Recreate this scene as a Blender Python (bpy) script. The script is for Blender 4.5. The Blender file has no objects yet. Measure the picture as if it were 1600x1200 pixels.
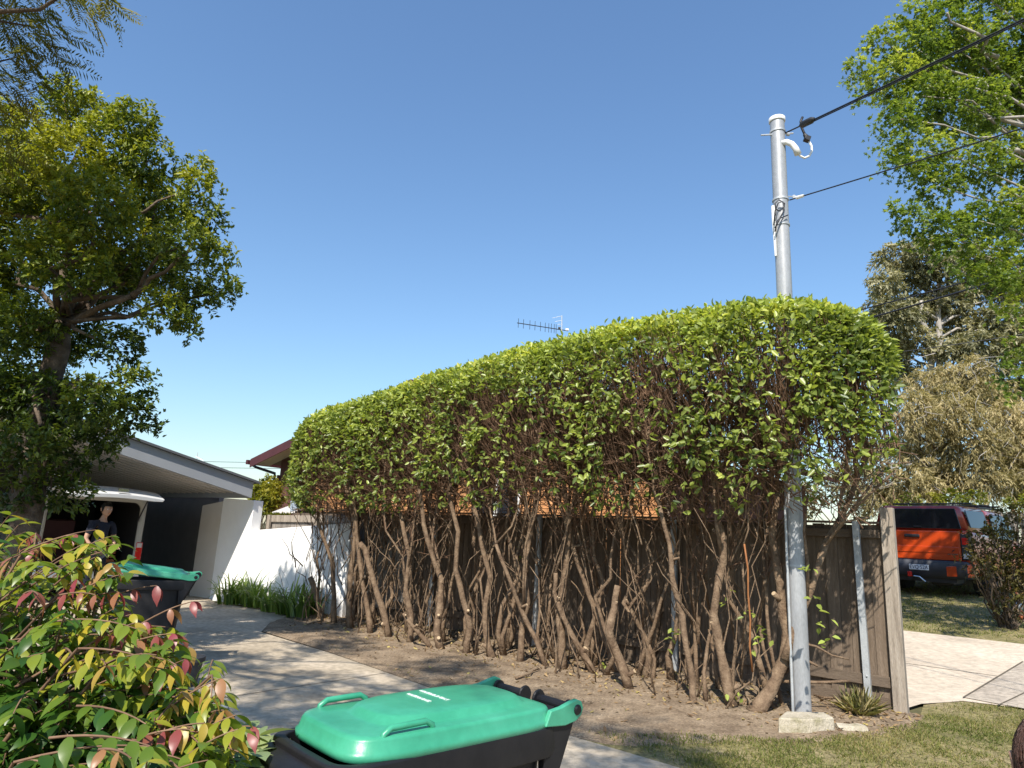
import bpy, bmesh, math, random
import numpy as np
from mathutils import Vector, Matrix, noise

random.seed(11)
rng = np.random.default_rng(11)
R = math.radians
SC = bpy.context.scene
COL = SC.collection

# ------------------------------------------------------------------ camera, sky, sun, exposure
CAM_H, PITCH, ROLL, FPX = 1.5, R(12.7), R(2.85), 1050.0
_f = np.array([0, math.cos(PITCH), math.sin(PITCH)])
_u0 = np.array([0, -math.sin(PITCH), math.cos(PITCH)])
_r = math.cos(ROLL) * np.array([1., 0, 0]) + math.sin(ROLL) * _u0
_u = math.cos(ROLL) * _u0 - math.sin(ROLL) * np.array([1., 0, 0])
_C = np.array([0, 0, CAM_H])
cam_d = bpy.data.cameras.new('camera')
cam = bpy.data.objects.new('camera', cam_d)
COL.objects.link(cam)
M = Matrix((( _r[0], _u[0], -_f[0], 0), (_r[1], _u[1], -_f[1], 0), (_r[2], _u[2], -_f[2], CAM_H), (0, 0, 0, 1)))
cam.matrix_world = M
cam_d.sensor_width = 36.0
cam_d.lens = 36.0 * FPX / 1600.0
cam_d.clip_start = 0.05
cam_d.clip_end = 3000
SC.camera = cam

SUN_EL, SUN_AZ = 48.0, 196.0          # azimuth clockwise from +Y
to_sun = Vector((math.sin(R(SUN_AZ)) * math.cos(R(SUN_EL)), math.cos(R(SUN_AZ)) * math.cos(R(SUN_EL)), math.sin(R(SUN_EL))))
world = bpy.data.worlds.new('World')
SC.world = world
world.use_nodes = True
wn = world.node_tree.nodes
sky = wn.new('ShaderNodeTexSky')
sky.sky_type = 'NISHITA'
sky.sun_disc = False
sky.sun_elevation = R(SUN_EL)
sky.sun_rotation = R(SUN_AZ)
sky.air_density = 1.5
sky.dust_density = 0.5
sky.ozone_density = 8.0
world.node_tree.links.new(sky.outputs[0], wn['Background'].inputs[0])
wn['Background'].inputs[1].default_value = 0.125
sun_d = bpy.data.lights.new('sun', 'SUN')
sun_d.energy = 5.0
sun_d.angle = R(0.53)
sun_d.color = (1.0, 0.93, 0.83)
sun = bpy.data.objects.new('sun', sun_d)
sun.rotation_euler = (-to_sun).to_track_quat('-Z', 'Y').to_euler()
sun.location = (0, -6, 14)
COL.objects.link(sun)
SC.view_settings.view_transform = 'Standard'
SC.view_settings.look = 'None'
SC.view_settings.exposure = 0.56
SC.view_settings.gamma = 1.0
SC.view_settings.use_curve_mapping = False
SC.render.engine = 'CYCLES'
SC.cycles.max_bounces = 6
SC.cycles.diffuse_bounces = 3
SC.cycles.transparent_max_bounces = 8
SC.cycles.use_denoising = True

# ------------------------------------------------------------------ geometry helpers
def V(*a): return Vector(a)
def at(px, py, Y):
    d = _f + _r * (px - 800) / FPX + _u * (600 - py) / FPX
    return Vector(_C + d * (Y / d[1]))
def G(px, py, z=0.0):
    d = _f + _r * (px - 800) / FPX + _u * (600 - py) / FPX
    return Vector(_C + d * ((z - CAM_H) / d[2]))

FD = Vector((-.757, .653, 0)).normalized()       # along the hedge and fence, away from the street
NB = Vector((.653, .757, 0)).normalized()        # towards the neighbour's side
F0 = G(1405, 1112)                               # street end of the paling fence

def sstep(a, b, x):
    t = min(1, max(0, (x - a) / (b - a)))
    return t * t * (3 - 2 * t)
def hgt(x, y):
    s = (x - F0.x) * NB.x + (y - F0.y) * NB.y
    if s <= 0: return 0.0
    s2 = s * s / (2 * 1.2) if s < 1.2 else s - 0.6
    return min(0.085 * s2, 1.3)
def on_ground(x, y, dz=0): return Vector((x, y, hgt(x, y) + dz))

class MB:
    def __init__(s): s.v = []; s.f = []
    def add(s, vs, fs):
        o = len(s.v); s.v.extend([tuple(p) for p in vs]); s.f.extend([[i + o for i in f] for f in fs])
        return s
    def hexa(s, p):
        return s.add(p, [[3, 2, 1, 0], [4, 5, 6, 7], [0, 1, 5, 4], [1, 2, 6, 5], [2, 3, 7, 6], [3, 0, 4, 7]])
    def box(s, c, sz, rot=None):
        x, y, z = sz[0] / 2, sz[1] / 2, sz[2] / 2
        P = [Vector(q) for q in ((-x, -y, -z), (x, -y, -z), (x, y, -z), (-x, y, -z), (-x, -y, z), (x, -y, z), (x, y, z), (-x, y, z))]
        if rot is not None: P = [rot @ q for q in P]
        return s.hexa([q + Vector(c) for q in P])
    def beam(s, a, b, w, h, up=Vector((0, 0, 1))):
        a, b = Vector(a), Vector(b); d = (b - a).normalized(); sx = d.cross(up).normalized() * w / 2; sz = sx.cross(d).normalized() * h / 2
        return s.hexa([a - sx - sz, a + sx - sz, b + sx - sz, b - sx - sz, a - sx + sz, a + sx + sz, b + sx + sz, b - sx + sz])
    def tube(s, pts, rad, n=6, cap=True, closed=False):
        pts = [Vector(p) for p in pts]; m = len(pts)
        if not hasattr(rad, '__len__'): rad = [rad] * m
        t0 = (pts[1] - pts[0]).normalized()
        a = t0.orthogonal().normalized(); o = len(s.v)
        for i in range(m):
            t = (pts[min(i + 1, m - 1)] - pts[max(i - 1, 0)])
            t = t.normalized() if t.length > 1e-9 else t0
            a = (a - t * a.dot(t)); a = a.normalized() if a.length > 1e-6 else t.orthogonal().normalized()
            b = t.cross(a)
            for k in range(n):
                w = 2 * math.pi * k / n
                q = pts[i] + (a * math.cos(w) + b * math.sin(w)) * rad[i]
                s.v.append((q.x, q.y, q.z))
        for i in range(m - 1):
            for k in range(n):
                k2 = (k + 1) % n
                s.f.append([o + i * n + k, o + i * n + k2, o + (i + 1) * n + k2, o + (i + 1) * n + k])
        if cap:
            s.f.append([o + k for k in range(n)][::-1]); s.f.append([o + (m - 1) * n + k for k in range(n)])
        return s
    def lathe(s, prof, n=20, c=(0, 0, 0), Mx=None):
        o = len(s.v); c = Vector(c)
        for r_, z_ in prof:
            for k in range(n):
                w = 2 * math.pi * k / n; q = Vector((r_ * math.cos(w), r_ * math.sin(w), z_))
                if Mx is not None: q = Mx @ q
                q = q + c; s.v.append((q.x, q.y, q.z))
        for i in range(len(prof) - 1):
            for k in range(n):
                k2 = (k + 1) % n
                s.f.append([o + i * n + k, o + i * n + k2, o + (i + 1) * n + k2, o + (i + 1) * n + k])
        if prof[0][0] > 1e-5: s.f.append([o + k for k in range(n)][::-1])
        if prof[-1][0] > 1e-5: s.f.append([o + (len(prof) - 1) * n + k for k in range(n)])
        return s
    def loft(s, rings, cap0=True, cap1=True, closed=True):
        o = len(s.v); n = len(rings[0])
        for r_ in rings: s.v.extend([tuple(p) for p in r_])
        for i in range(len(rings) - 1):
            for k in range(n if closed else n - 1):
                k2 = (k + 1) % n
                s.f.append([o + i * n + k, o + i * n + k2, o + (i + 1) * n + k2, o + (i + 1) * n + k])
        if cap0: s.f.append([o + k for k in range(n)][::-1])
        if cap1: s.f.append([o + (len(rings) - 1) * n + k for k in range(n)])
        return s
    def slab(s, poly, zt, zb):   # polygon (list of Vector, CCW from above) with top and bottom heights
        n = len(poly); o = len(s.v)
        for p in poly: s.v.append((p[0], p[1], zt))
        for p in poly: s.v.append((p[0], p[1], zb))
        s.f.append([o + k for k in range(n)]); s.f.append([o + n + k for k in range(n)][::-1])
        for k in range(n):
            k2 = (k + 1) % n; s.f.append([o + n + k, o + n + k2, o + k2, o + k])
        return s
    def build(s, name, mat, parent=None, smooth=False, world=True, bevel=0, seg=2, sub=0):
        me = bpy.data.meshes.new(name)
        vs = s.v
        if parent is not None and world:
            L = base_loc(parent); vs = [(p[0] - L.x, p[1] - L.y, p[2] - L.z) for p in s.v]
        me.from_pydata(vs, [], s.f); me.validate(); me.update()
        if smooth: me.polygons.foreach_set('use_smooth', [True] * len(me.polygons))
        me.materials.append(mat)
        ob = bpy.data.objects.new(name, me); COL.objects.link(ob)
        if parent is not None: ob.parent = parent
        if bevel:
            b = ob.modifiers.new('bevel', 'BEVEL'); b.width = bevel; b.segments = seg; b.limit_method = 'ANGLE'; b.angle_limit = R(35)
            me.polygons.foreach_set('use_smooth', [True] * len(me.polygons))
            b.harden_normals = True
        if sub:
            m = ob.modifiers.new('sub', 'SUBSURF'); m.levels = sub; m.render_levels = sub
        return ob
def base_loc(o):
    L = Vector((0, 0, 0))
    while o is not None:
        L = L + o.location; o = o.parent
    return L
def tag(o, label=None, cat=None, group=None, kind=None):
    if label: o['label'] = label
    if cat: o['category'] = cat
    if group: o['group'] = group
    if kind: o['kind'] = kind
    return o
def thing(name, label, cat, loc=(0, 0, 0), rotz=0, group=None):
    o = bpy.data.objects.new(name, None); COL.objects.link(o)
    o.location = loc; o.rotation_euler = (0, 0, rotz); o.empty_display_size = .2
    return tag(o, label, cat, group)
def copy_tree(o, parent=None):
    c = o.copy(); COL.objects.link(c); c.parent = parent
    for ch in [x for x in bpy.data.objects if x.parent == o]: copy_tree(ch, c)
    return c
def inst(name, me, parent, Mx, mat=None):
    ob = bpy.data.objects.new(name, me); COL.objects.link(ob); ob.parent = parent; ob.matrix_basis = Mx
    return ob
def np_mesh(name, verts, faces_flat, loop_start, mat, parent=None, tint=None, smooth=False, kind=None):
    me = bpy.data.meshes.new(name)
    me.vertices.add(len(verts)); me.vertices.foreach_set('co', np.ascontiguousarray(verts, np.float32).ravel())
    me.loops.add(len(faces_flat)); me.loops.foreach_set('vertex_index', np.ascontiguousarray(faces_flat, np.int32))
    me.polygons.add(len(loop_start)); me.polygons.foreach_set('loop_start', np.ascontiguousarray(loop_start, np.int32))
    if smooth: me.polygons.foreach_set('use_smooth', np.ones(len(loop_start), bool))
    if tint is not None:
        a = me.attributes.new('tint', 'FLOAT', 'POINT'); a.data.foreach_set('value', np.ascontiguousarray(tint, np.float32))
    me.update(calc_edges=True); me.validate()
    me.materials.append(mat)
    ob = bpy.data.objects.new(name, me); COL.objects.link(ob)
    if parent is not None: ob.parent = parent
    if kind: ob['kind'] = kind
    return ob
def norm(a): return a / np.maximum(np.linalg.norm(a, axis=-1, keepdims=True), 1e-9)

# leaves: 6 vertices folded along the midrib, or 4 vertices for small ones
def leaf_geo(P, D, N, L, W, fold=.22, curl=.12, small=False):
    D = norm(D); B = norm(np.cross(D, N)); N = np.cross(B, D)
    L = L[:, None]; W = W[:, None]
    if small:
        v = np.stack([P, P + .45 * L * D + .5 * W * B + fold * W * N, P + L * D - curl * L * N, P + .45 * L * D - .5 * W * B + fold * W * N], 1)
        f = np.array([0, 2, 1, 0, 3, 2]); ls = np.array([0, 3]); nv = 4
    else:
        v = np.stack([P, P + .33 * L * D + .5 * W * B + fold * W * N, P + .68 * L * D + .4 * W * B + (fold * W * .8 - curl * .45 * L) * N,
                      P + L * D - curl * L * N, P + .68 * L * D - .4 * W * B + (fold * W * .8 - curl * .45 * L) * N, P + .33 * L * D - .5 * W * B + fold * W * N], 1)
        f = np.array([0, 3, 2, 1, 0, 5, 4, 3]); ls = np.array([0, 4]); nv = 6
    n = len(P); idx = (np.arange(n)[:, None] * nv + f[None]).ravel()
    lst = (np.arange(n)[:, None] * len(f) + ls[None]).ravel()
    return v.reshape(-1, 3), idx, lst, nv
def foliage(name, P, D, N, L, W, tint, mat, parent, fold=.22, curl=.12, small=False, kind='stuff'):
    v, idx, ls, nv = leaf_geo(P, D, N, L, W, fold, curl, small)
    if parent is not None: v = v - np.array(base_loc(parent))
    return np_mesh(name, v, idx, ls, mat, parent, np.repeat(tint, nv), kind=kind)

# ------------------------------------------------------------------ materials
def newmat(name):
    m = bpy.data.materials.new(name); m.use_nodes = True
    return m, m.node_tree, m.node_tree.nodes['Principled BSDF'], m.node_tree.nodes['Material Output']
def ramp(nt, stops):
    r_ = nt.nodes.new('ShaderNodeValToRGB'); e = r_.color_ramp.elements
    while len(e) < len(stops): e.new(.5)
    for q, (p, c) in zip(e, stops): q.position = p; q.color = (*c, 1)
    return r_
def surf(name, cols, scale=8., rough=.8, bump=.0, bscale=None, metal=0., detail=6., spec=.3, stretch=(1, 1, 1), objvar=0., stops=None, fine=0.):
    """noise-varied solid surface"""
    m, nt, bs, out = newmat(name); N = nt.nodes; Lk = nt.links.new
    tc = N.new('ShaderNodeTexCoord'); mp = N.new('ShaderNodeMapping'); mp.inputs['Scale'].default_value = stretch
    Lk(tc.outputs['Object'], mp.inputs[0])
    src = mp.outputs[0]
    oi = None
    if objvar:
        oi = N.new('ShaderNodeObjectInfo'); ad = N.new('ShaderNodeVectorMath'); ad.operation = 'MULTIPLY_ADD'
        cmb = N.new('ShaderNodeCombineXYZ')
        for k in range(3): Lk(oi.outputs['Random'], cmb.inputs[k])
        ad.inputs[1].default_value = (37, 53, 71); Lk(cmb.outputs[0], ad.inputs[0]); Lk(src, ad.inputs[2]); src = ad.outputs[0]
    nz = N.new('ShaderNodeTexNoise'); nz.inputs['Scale'].default_value = scale; nz.inputs['Detail'].default_value = detail; nz.inputs['Roughness'].default_value = .62
    Lk(src, nz.inputs['Vector'])
    k = len(cols); st = stops or [.28 + .44 * i / max(1, k - 1) for i in range(k)]
    rp = ramp(nt, list(zip(st, cols))); Lk(nz.outputs[0], rp.inputs[0])
    c = rp.outputs[0]
    if fine:
        n3 = N.new('ShaderNodeTexNoise'); n3.inputs['Scale'].default_value = scale * 14; n3.inputs['Detail'].default_value = 3; Lk(src, n3.inputs['Vector'])
        r3 = ramp(nt, [(.3, (1 - fine,) * 3), (.7, (1 + fine * .6,) * 3)]); Lk(n3.outputs[0], r3.inputs[0])
        mx = N.new('ShaderNodeMix'); mx.data_type = 'RGBA'; mx.blend_type = 'MULTIPLY'; mx.inputs[0].default_value = 1
        Lk(c, mx.inputs[6]); Lk(r3.outputs[0], mx.inputs[7]); c = mx.outputs[2]
    if objvar:
        hv = N.new('ShaderNodeHueSaturation'); mr = N.new('ShaderNodeMapRange'); mr.inputs[3].default_value = 1 - objvar; mr.inputs[4].default_value = 1 + objvar
        Lk(oi.outputs['Random'], mr.inputs[0]); Lk(mr.outputs[0], hv.inputs['Value']); Lk(c, hv.inputs['Color']); c = hv.outputs[0]
    Lk(c, bs.inputs['Base Color'])
    bs.inputs['Roughness'].default_value = rough; bs.inputs['Metallic'].default_value = metal; bs.inputs['Specular IOR Level'].default_value = spec
    if bump:
        n2 = N.new('ShaderNodeTexNoise'); n2.inputs['Scale'].default_value = bscale or scale * 4; n2.inputs['Detail'].default_value = 8; Lk(src, n2.inputs['Vector'])
        bp = N.new('ShaderNodeBump'); bp.inputs['Strength'].default_value = bump; bp.inputs['Distance'].default_value = .02
        Lk(n2.outputs[0], bp.inputs['Height']); Lk(bp.outputs[0], bs.inputs['Normal'])
    return m
def leafmat(name, stops, trans=.35, rough=.42, spec=.45, tgain=1.6):
    m, nt, bs, out = newmat(name); N = nt.nodes; Lk = nt.links.new
    a = N.new('ShaderNodeAttribute'); a.attribute_name = 'tint'
    rp = ramp(nt, stops); Lk(a.outputs['Fac'], rp.inputs[0])
    Lk(rp.outputs[0], bs.inputs['Base Color']); bs.inputs['Roughness'].default_value = rough; bs.inputs['Specular IOR Level'].default_value = spec
    tr = N.new('ShaderNodeBsdfTranslucent')
    g = N.new('ShaderNodeMix'); g.data_type = 'RGBA'; g.blend_type = 'MULTIPLY'; g.inputs[0].default_value = 1; g.inputs[7].default_value = (tgain * 1.1, tgain * 1.1, tgain * .55, 1)
    Lk(rp.outputs[0], g.inputs[6]); Lk(g.outputs[2], tr.inputs[0])
    mx = N.new('ShaderNodeMixShader'); mx.inputs[0].default_value = trans
    Lk(bs.outputs[0], mx.inputs[1]); Lk(tr.outputs[0], mx.inputs[2]); Lk(mx.outputs[0], out.inputs[0])
    return m
def plain(name, col, rough=.5, metal=0., spec=.5, coat=0., trans=0., emis=0, alpha=1):
    m, nt, bs, out = newmat(name)
    bs.inputs['Base Color'].default_value = (*col, 1); bs.inputs['Roughness'].default_value = rough; bs.inputs['Metallic'].default_value = metal
    bs.inputs['Specular IOR Level'].default_value = spec; bs.inputs['Coat Weight'].default_value = coat; bs.inputs['Transmission Weight'].default_value = trans
    return m

MAT = {}
MAT['soil'] = surf('soil', [(.14, .098, .062), (.255, .19, .125), (.35, .27, .185)], 3.2, .95, .9, 45, fine=.45)
MAT['ground'] = surf('ground_soil', [(.06, .06, .03), (.12, .11, .05), (.17, .15, .08)], .8, .95, .5, 12, fine=.3)
MAT['turf'] = surf('turf', [(.13, .125, .045), (.23, .195, .085), (.31, .25, .14)], 1.7, .95, .7, 60, fine=.5)
MAT['concrete'] = surf('concrete', [(.28, .23, .165), (.43, .36, .265), (.52, .445, .345)], 1.1, .85, .25, 60, fine=.28)
MAT['concrete2'] = surf('pale_concrete', [(.40, .33, .25), (.52, .44, .34), (.60, .52, .41)], 1.0, .85, .3, 50, fine=.2)
MAT['path'] = surf('path_concrete', [(.29, .245, .19), (.385, .33, .265), (.46, .40, .315)], 1.3, .9, .3, 50, fine=.3)
MAT['footing'] = surf('footing_concrete', [(.20, .18, .08), (.42, .37, .28), (.55, .49, .38)], 6, .9, .6, 40, fine=.2)
MAT['paling'] = surf('brown_paling', [(.095, .070, .050), (.155, .116, .083), (.21, .16, .117)], 3.5, .85, .35, 20, stretch=(6, 6, .5), objvar=.16, fine=.25)
MAT['rail'] = surf('brown_rail', [(.105, .078, .056), (.165, .126, .092)], 4, .85, .3, 20, stretch=(1, 1, 6), fine=.25)
MAT['greywood'] = surf('weathered_timber', [(.19, .155, .12), (.33, .28, .225), (.43, .375, .31)], 3, .85, .4, 24, stretch=(6, 6, .45), objvar=.1, fine=.25)
MAT['greyfence'] = surf('grey_timber', [(.17, .145, .125), (.27, .24, .21), (.35, .315, .28)], 4, .9, .4, 24, stretch=(5, 5, .6), objvar=.2, fine=.25)
MAT['galv'] = surf('galvanised_steel', [(.34, .36, .37), (.46, .48, .49), (.55, .57, .57)], 7, .5, .08, 30, metal=.35, spec=.5, fine=.1)
MAT['galvpole'] = surf('galvanised_pole', [(.28, .29, .30), (.35, .36, .368), (.41, .415, .415)], 5, .45, .05, 30, metal=.2, spec=.5, stretch=(1, 1, .35), fine=.12)
MAT['whiteplastic'] = plain('white_plastic', (.75, .74, .70), .4)
MAT['blackplastic'] = plain('black_cable', (.018, .018, .02), .5)
MAT['cable'] = plain('cable_sheath', (.012, .013, .018), .55)
MAT['bingreen'] = surf('green_bin_plastic', [(.028, .235, .13), (.048, .31, .18), (.07, .36, .225)], 2.5, .34, .04, 90, spec=.5, fine=.06)
MAT['bindark'] = surf('dark_bin_plastic', [(.007, .007, .009), (.012, .012, .014), (.019, .018, .019)], 6, .5, .06, 60, spec=.28)
MAT['print'] = plain('white_print', (.66, .74, .68), .5)
MAT['bark'] = surf('hedge_bark', [(.090, .056, .034), (.185, .125, .078), (.28, .20, .128)], 14, .9, .6, 45, fine=.3)
MAT['twig'] = surf('twig_bark', [(.085, .046, .028), (.17, .10, .062), (.27, .17, .11)], 7, .9)
MAT['cut'] = plain('fresh_cut_wood', (.42, .31, .19), .8)
MAT['treebark'] = surf('tree_bark', [(.05, .036, .026), (.115, .085, .06), (.19, .145, .105)], 9, .95, .8, 30, fine=.3)
MAT['palebark'] = surf('pale_bark', [(.20, .18, .155), (.34, .31, .27), (.44, .40, .35)], 5, .9, .4, 24, stretch=(1, 1, .3), fine=.2)
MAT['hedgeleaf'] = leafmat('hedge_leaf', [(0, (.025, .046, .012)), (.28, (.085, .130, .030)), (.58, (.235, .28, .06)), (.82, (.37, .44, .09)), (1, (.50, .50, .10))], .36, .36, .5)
MAT['lilly'] = leafmat('shrub_leaf', [(0, (.014, .045, .010)), (.25, (.040, .105, .014)), (.45, (.15, .215, .024)), (.6, (.26, .27, .025)), (.72, (.40, .32, .035)), (.84, (.33, .17, .075)), (.92, (.25, .07, .055)), (1, (.27, .05, .065))], .34, .36, .38)
MAT['treeleaf'] = leafmat('tree_leaf', [(0, (.020, .040, .009)), (.35, (.055, .088, .013)), (.65, (.135, .18, .020)), (1, (.31, .315, .03))], .33, .42, .4)
MAT['feather'] = leafmat('feathery_leaf', [(0, (.065, .075, .020)), (.5, (.14, .14, .036)), (1, (.27, .22, .06))], .4, .55, .25)
MAT['sweetgum'] = leafmat('star_leaf', [(0, (.055, .10, .018)), (.5, (.165, .225, .034)), (1, (.42, .44, .09))], .46, .4, .4)
MAT['gum'] = leafmat('hazed_gum_leaf', [(0, (.125, .13, .075)), (.5, (.25, .24, .135)), (1, (.40, .36, .21))], .25, .5, .3)  # tones paled so distance haze is painted into the leaf colour
MAT['weep'] = leafmat('weeping_leaf', [(0, (.16, .14, .065)), (.5, (.34, .285, .14)), (1, (.52, .43, .25))], .28, .6, .2)
MAT['strap'] = leafmat('strap_leaf', [(0, (.045, .095, .018)), (.5, (.14, .22, .042)), (1, (.33, .40, .10))], .3, .35, .5)
MAT['grass'] = leafmat('grass_blade', [(0, (.07, .10, .022)), (.45, (.16, .19, .045)), (.75, (.28, .25, .09)), (1, (.38, .30, .15))], .3, .6, .2)
MAT['drygrass'] = leafmat('weed_blade', [(0, (.12, .15, .045)), (.5, (.30, .29, .11)), (1, (.50, .41, .22))], .3, .6, .2)
MAT['bushy'] = leafmat('yellow_bush_leaf', [(0, (.06, .085, .012)), (.5, (.17, .185, .02)), (1, (.33, .29, .04))], .35, .45, .3)
MAT['redbush'] = leafmat('red_bush_leaf', [(0, (.03, .028, .012)), (.4, (.075, .06, .018)), (.7, (.13, .12, .022)), (.85, (.13, .04, .03)), (1, (.20, .16, .03))], .3, .5, .3)
MAT['sage'] = leafmat('sage_leaf', [(0, (.16, .22, .09)), (.5, (.24, .31, .14)), (1, (.34, .38, .17))], .25, .5, .3)
MAT['drylitter'] = leafmat('dry_leaf', [(0, (.08, .05, .03)), (.4, (.20, .13, .07)), (.7, (.34, .23, .12)), (1, (.42, .36, .11))], .1, .8, .2)
MAT['whitewall'] = surf('white_render', [(.80, .79, .77), (.86, .855, .84)], 3, .85, .25, 60)
MAT['beigewall'] = surf('beige_render', [(.52, .48, .43), (.58, .54, .49)], 3, .85, .2, 60)
MAT['darkwall'] = surf('charcoal_cladding', [(.16, .155, .155), (.20, .195, .19)], 4, .7)
MAT['fascia'] = surf('grey_fascia_paint', [(.27, .285, .305), (.31, .325, .345)], 2, .5, spec=.4)
MAT['soffit'] = surf('soffit_paint', [(.46, .43, .395), (.53, .49, .455)], 2, .7)
MAT['roofing'] = surf('dark_roof_sheet', [(.09, .095, .105), (.12, .125, .135)], 3, .6)
MAT['maroon'] = surf('maroon_paint', [(.06, .016, .018), (.085, .024, .026)], 3, .5)
MAT['brownwall'] = surf('brown_cladding', [(.085, .036, .027), (.12, .053, .040)], 4, .8)
MAT['brick'] = surf('orange_brick', [(.42, .18, .065), (.58, .28, .115), (.68, .36, .165)], 5, .9, .3, 40, objvar=.18, fine=.2)
MAT['mortar'] = surf('mortar', [(.26, .19, .13), (.36, .27, .19)], 9, .95)
MAT['dirtpaint'] = surf('dark_grey_wall', [(.075, .075, .08), (.10, .10, .105)], 3, .8)
MAT['vanpaint'] = surf('white_van_paint', [(.60, .61, .61), (.66, .665, .66)], 3, .35, spec=.5)
MAT['vantrim'] = plain('van_inner_trim', (.36, .35, .32), .6)
MAT['vandark'] = plain('van_dark_interior', (.018, .017, .018), .7)
MAT['glass'] = plain('tinted_glass', (.012, .014, .018), .06, spec=.8)
MAT['tyre'] = plain('tyre_rubber', (.018, .018, .018), .85)
MAT['rim'] = plain('alloy_rim', (.25, .25, .26), .35, metal=.8)
MAT['redlens'] = plain('red_lens', (.55, .02, .015), .2, coat=.5)
MAT['clearlens'] = plain('clear_lens', (.55, .52, .5), .15, coat=.5)
MAT['orange'] = plain('orange_car_paint', (.50, .055, .008), .28, spec=.5, coat=.8)
MAT['maroonpaint'] = plain('dark_red_car_paint', (.28, .018, .015), .3, coat=.6)
MAT['trimblack'] = plain('black_trim', (.02, .02, .023), .5)
MAT['navytrim'] = plain('dark_bumper_plastic', (.025, .028, .04), .55)
MAT['plate'] = plain('number_plate', (.62, .66, .72), .4)
MAT['platetext'] = plain('plate_lettering', (.02, .03, .09), .5)
MAT['chrome'] = plain('bright_metal', (.65, .65, .65), .2, metal=1)
MAT['skin'] = surf('skin', [(.38, .22, .15), (.46, .275, .19)], 10, .55)
MAT['hairblack'] = surf('black_hair', [(.008, .007, .006), (.02, .016, .014)], 40, .45, stretch=(6, 6, 1))
MAT['hairbrown'] = surf('brown_hair', [(.030, .014, .010), (.075, .038, .028), (.12, .068, .05)], 28, .42, .6, 60, stretch=(4, 4, .7))
MAT['navycloth'] = surf('navy_cloth', [(.010, .012, .022), (.018, .021, .034)], 12, .9, .2)
MAT['bluecloth'] = surf('blue_cloth', [(.05, .09, .17), (.07, .12, .21)], 12, .9, .2)
MAT['eyewhite'] = plain('eye_white', (.7, .68, .65), .3)
MAT['eyedark'] = plain('eye_dark', (.02, .012, .008), .3)
MAT['bucket'] = plain('cloudy_plastic', (.62, .66, .66), .35)
MAT['bluelabel'] = plain('blue_label', (.07, .22, .55), .5)
MAT['pot'] = plain('dark_pot', (.03, .033, .04), .6)
MAT['greytub'] = plain('grey_tub', (.23, .245, .25), .55)
MAT['cloth'] = surf('pale_blue_cloth', [(.36, .44, .52), (.46, .54, .62)], 5, .9)
MAT['cane'] = surf('orange_cane', [(.22, .085, .03), (.33, .14, .05)], 12, .7)
MAT['terracotta'] = plain('terracotta', (.55, .16, .06), .7)

# ------------------------------------------------------------------ ground, drive, lawns
def sheet(name, poly, step, dz, mat, bumpy=None, kind='structure'):
    """triangulated sheet over a polygon, following the terrain"""
    bm = bmesh.new()
    vs = [bm.verts.new((p[0], p[1], 0)) for p in poly]
    bm.faces.new(vs)
    xs = [p[0] for p in poly]; ys = [p[1] for p in poly]
    for ax, lo, hi in ((0, min(xs), max(xs)), (1, min(ys), max(ys))):
        k = lo + step
        while k < hi:
            co = (k, 0, 0) if ax == 0 else (0, k, 0); no = (1, 0, 0) if ax == 0 else (0, 1, 0)
            bmesh.ops.bisect_plane(bm, geom=bm.verts[:] + bm.edges[:] + bm.faces[:], plane_co=co, plane_no=no)
            k += step
    bmesh.ops.recalc_face_normals(bm, faces=bm.faces)
    for v in bm.verts:
        v.co.z = hgt(v.co.x, v.co.y) + dz + (bumpy(v.co.x, v.co.y) if bumpy else 0)
    if bm.faces and sum(f.normal.z for f in bm.faces) < 0: bmesh.ops.reverse_faces(bm, faces=bm.faces)
    if bumpy:
        for v in bm.verts:
            if v.is_boundary: v.co.z = hgt(v.co.x, v.co.y) - .004
    me = bpy.data.meshes.new(name); bm.to_mesh(me); bm.free()
    me.materials.append(mat); me.polygons.foreach_set('use_smooth', [True] * len(me.polygons))
    o = bpy.data.objects.new(name, me); COL.objects.link(o); o['kind'] = kind
    return o

def axis(lo, hi, fine_lo, fine_hi, st):
    a = list(np.arange(fine_lo, fine_hi + 1e-6, st))
    q, k = fine_hi, st
    while q < hi: k *= 1.5; q = min(hi, q + k); a.append(q)
    q, k = fine_lo, st
    while q > lo: k *= 1.5; q = max(lo, q - k); a.insert(0, q)
    return a
gx = axis(-900, 900, -14, 34, .5); gy = axis(-300, 1500, -6, 44, .5)
gm = MB(); gm.v = [(x, y, hgt(x, y) - .03) for y in gy for x in gx]
nx = len(gx); gm.f = [[j * nx + i, j * nx + i + 1, (j + 1) * nx + i + 1, (j + 1) * nx + i] for j in range(len(gy) - 1) for i in range(nx - 1)]
tag(gm.build('ground', MAT['ground'], smooth=True), kind='structure')

P2 = lambda px, py: G(px, py)
dr_edge = [P2(1060, 1200), P2(890, 1150), P2(700, 1085), P2(520, 1022), P2(408, 988)]
out_d = (dr_edge[0] - dr_edge[-1]).normalized()
near_r = dr_edge[0] + out_d * 9
drive_poly = [near_r] + dr_edge + [P2(422, 973), P2(452, 964), P2(430, 957), P2(335, 942), P2(322, 931)]
far_c = drive_poly[-1]
DQ = dr_edge[-1]
drive_poly += [far_c + FD * 6.5, far_c + FD * 6.5 - NB * 5.2, DQ + FD * 2.6 - NB * 4.6, DQ + FD * .6 - NB * 3.1, near_r - NB * 3.0]
sheet('driveway', drive_poly, .6, .004, MAT['concrete'])

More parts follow.
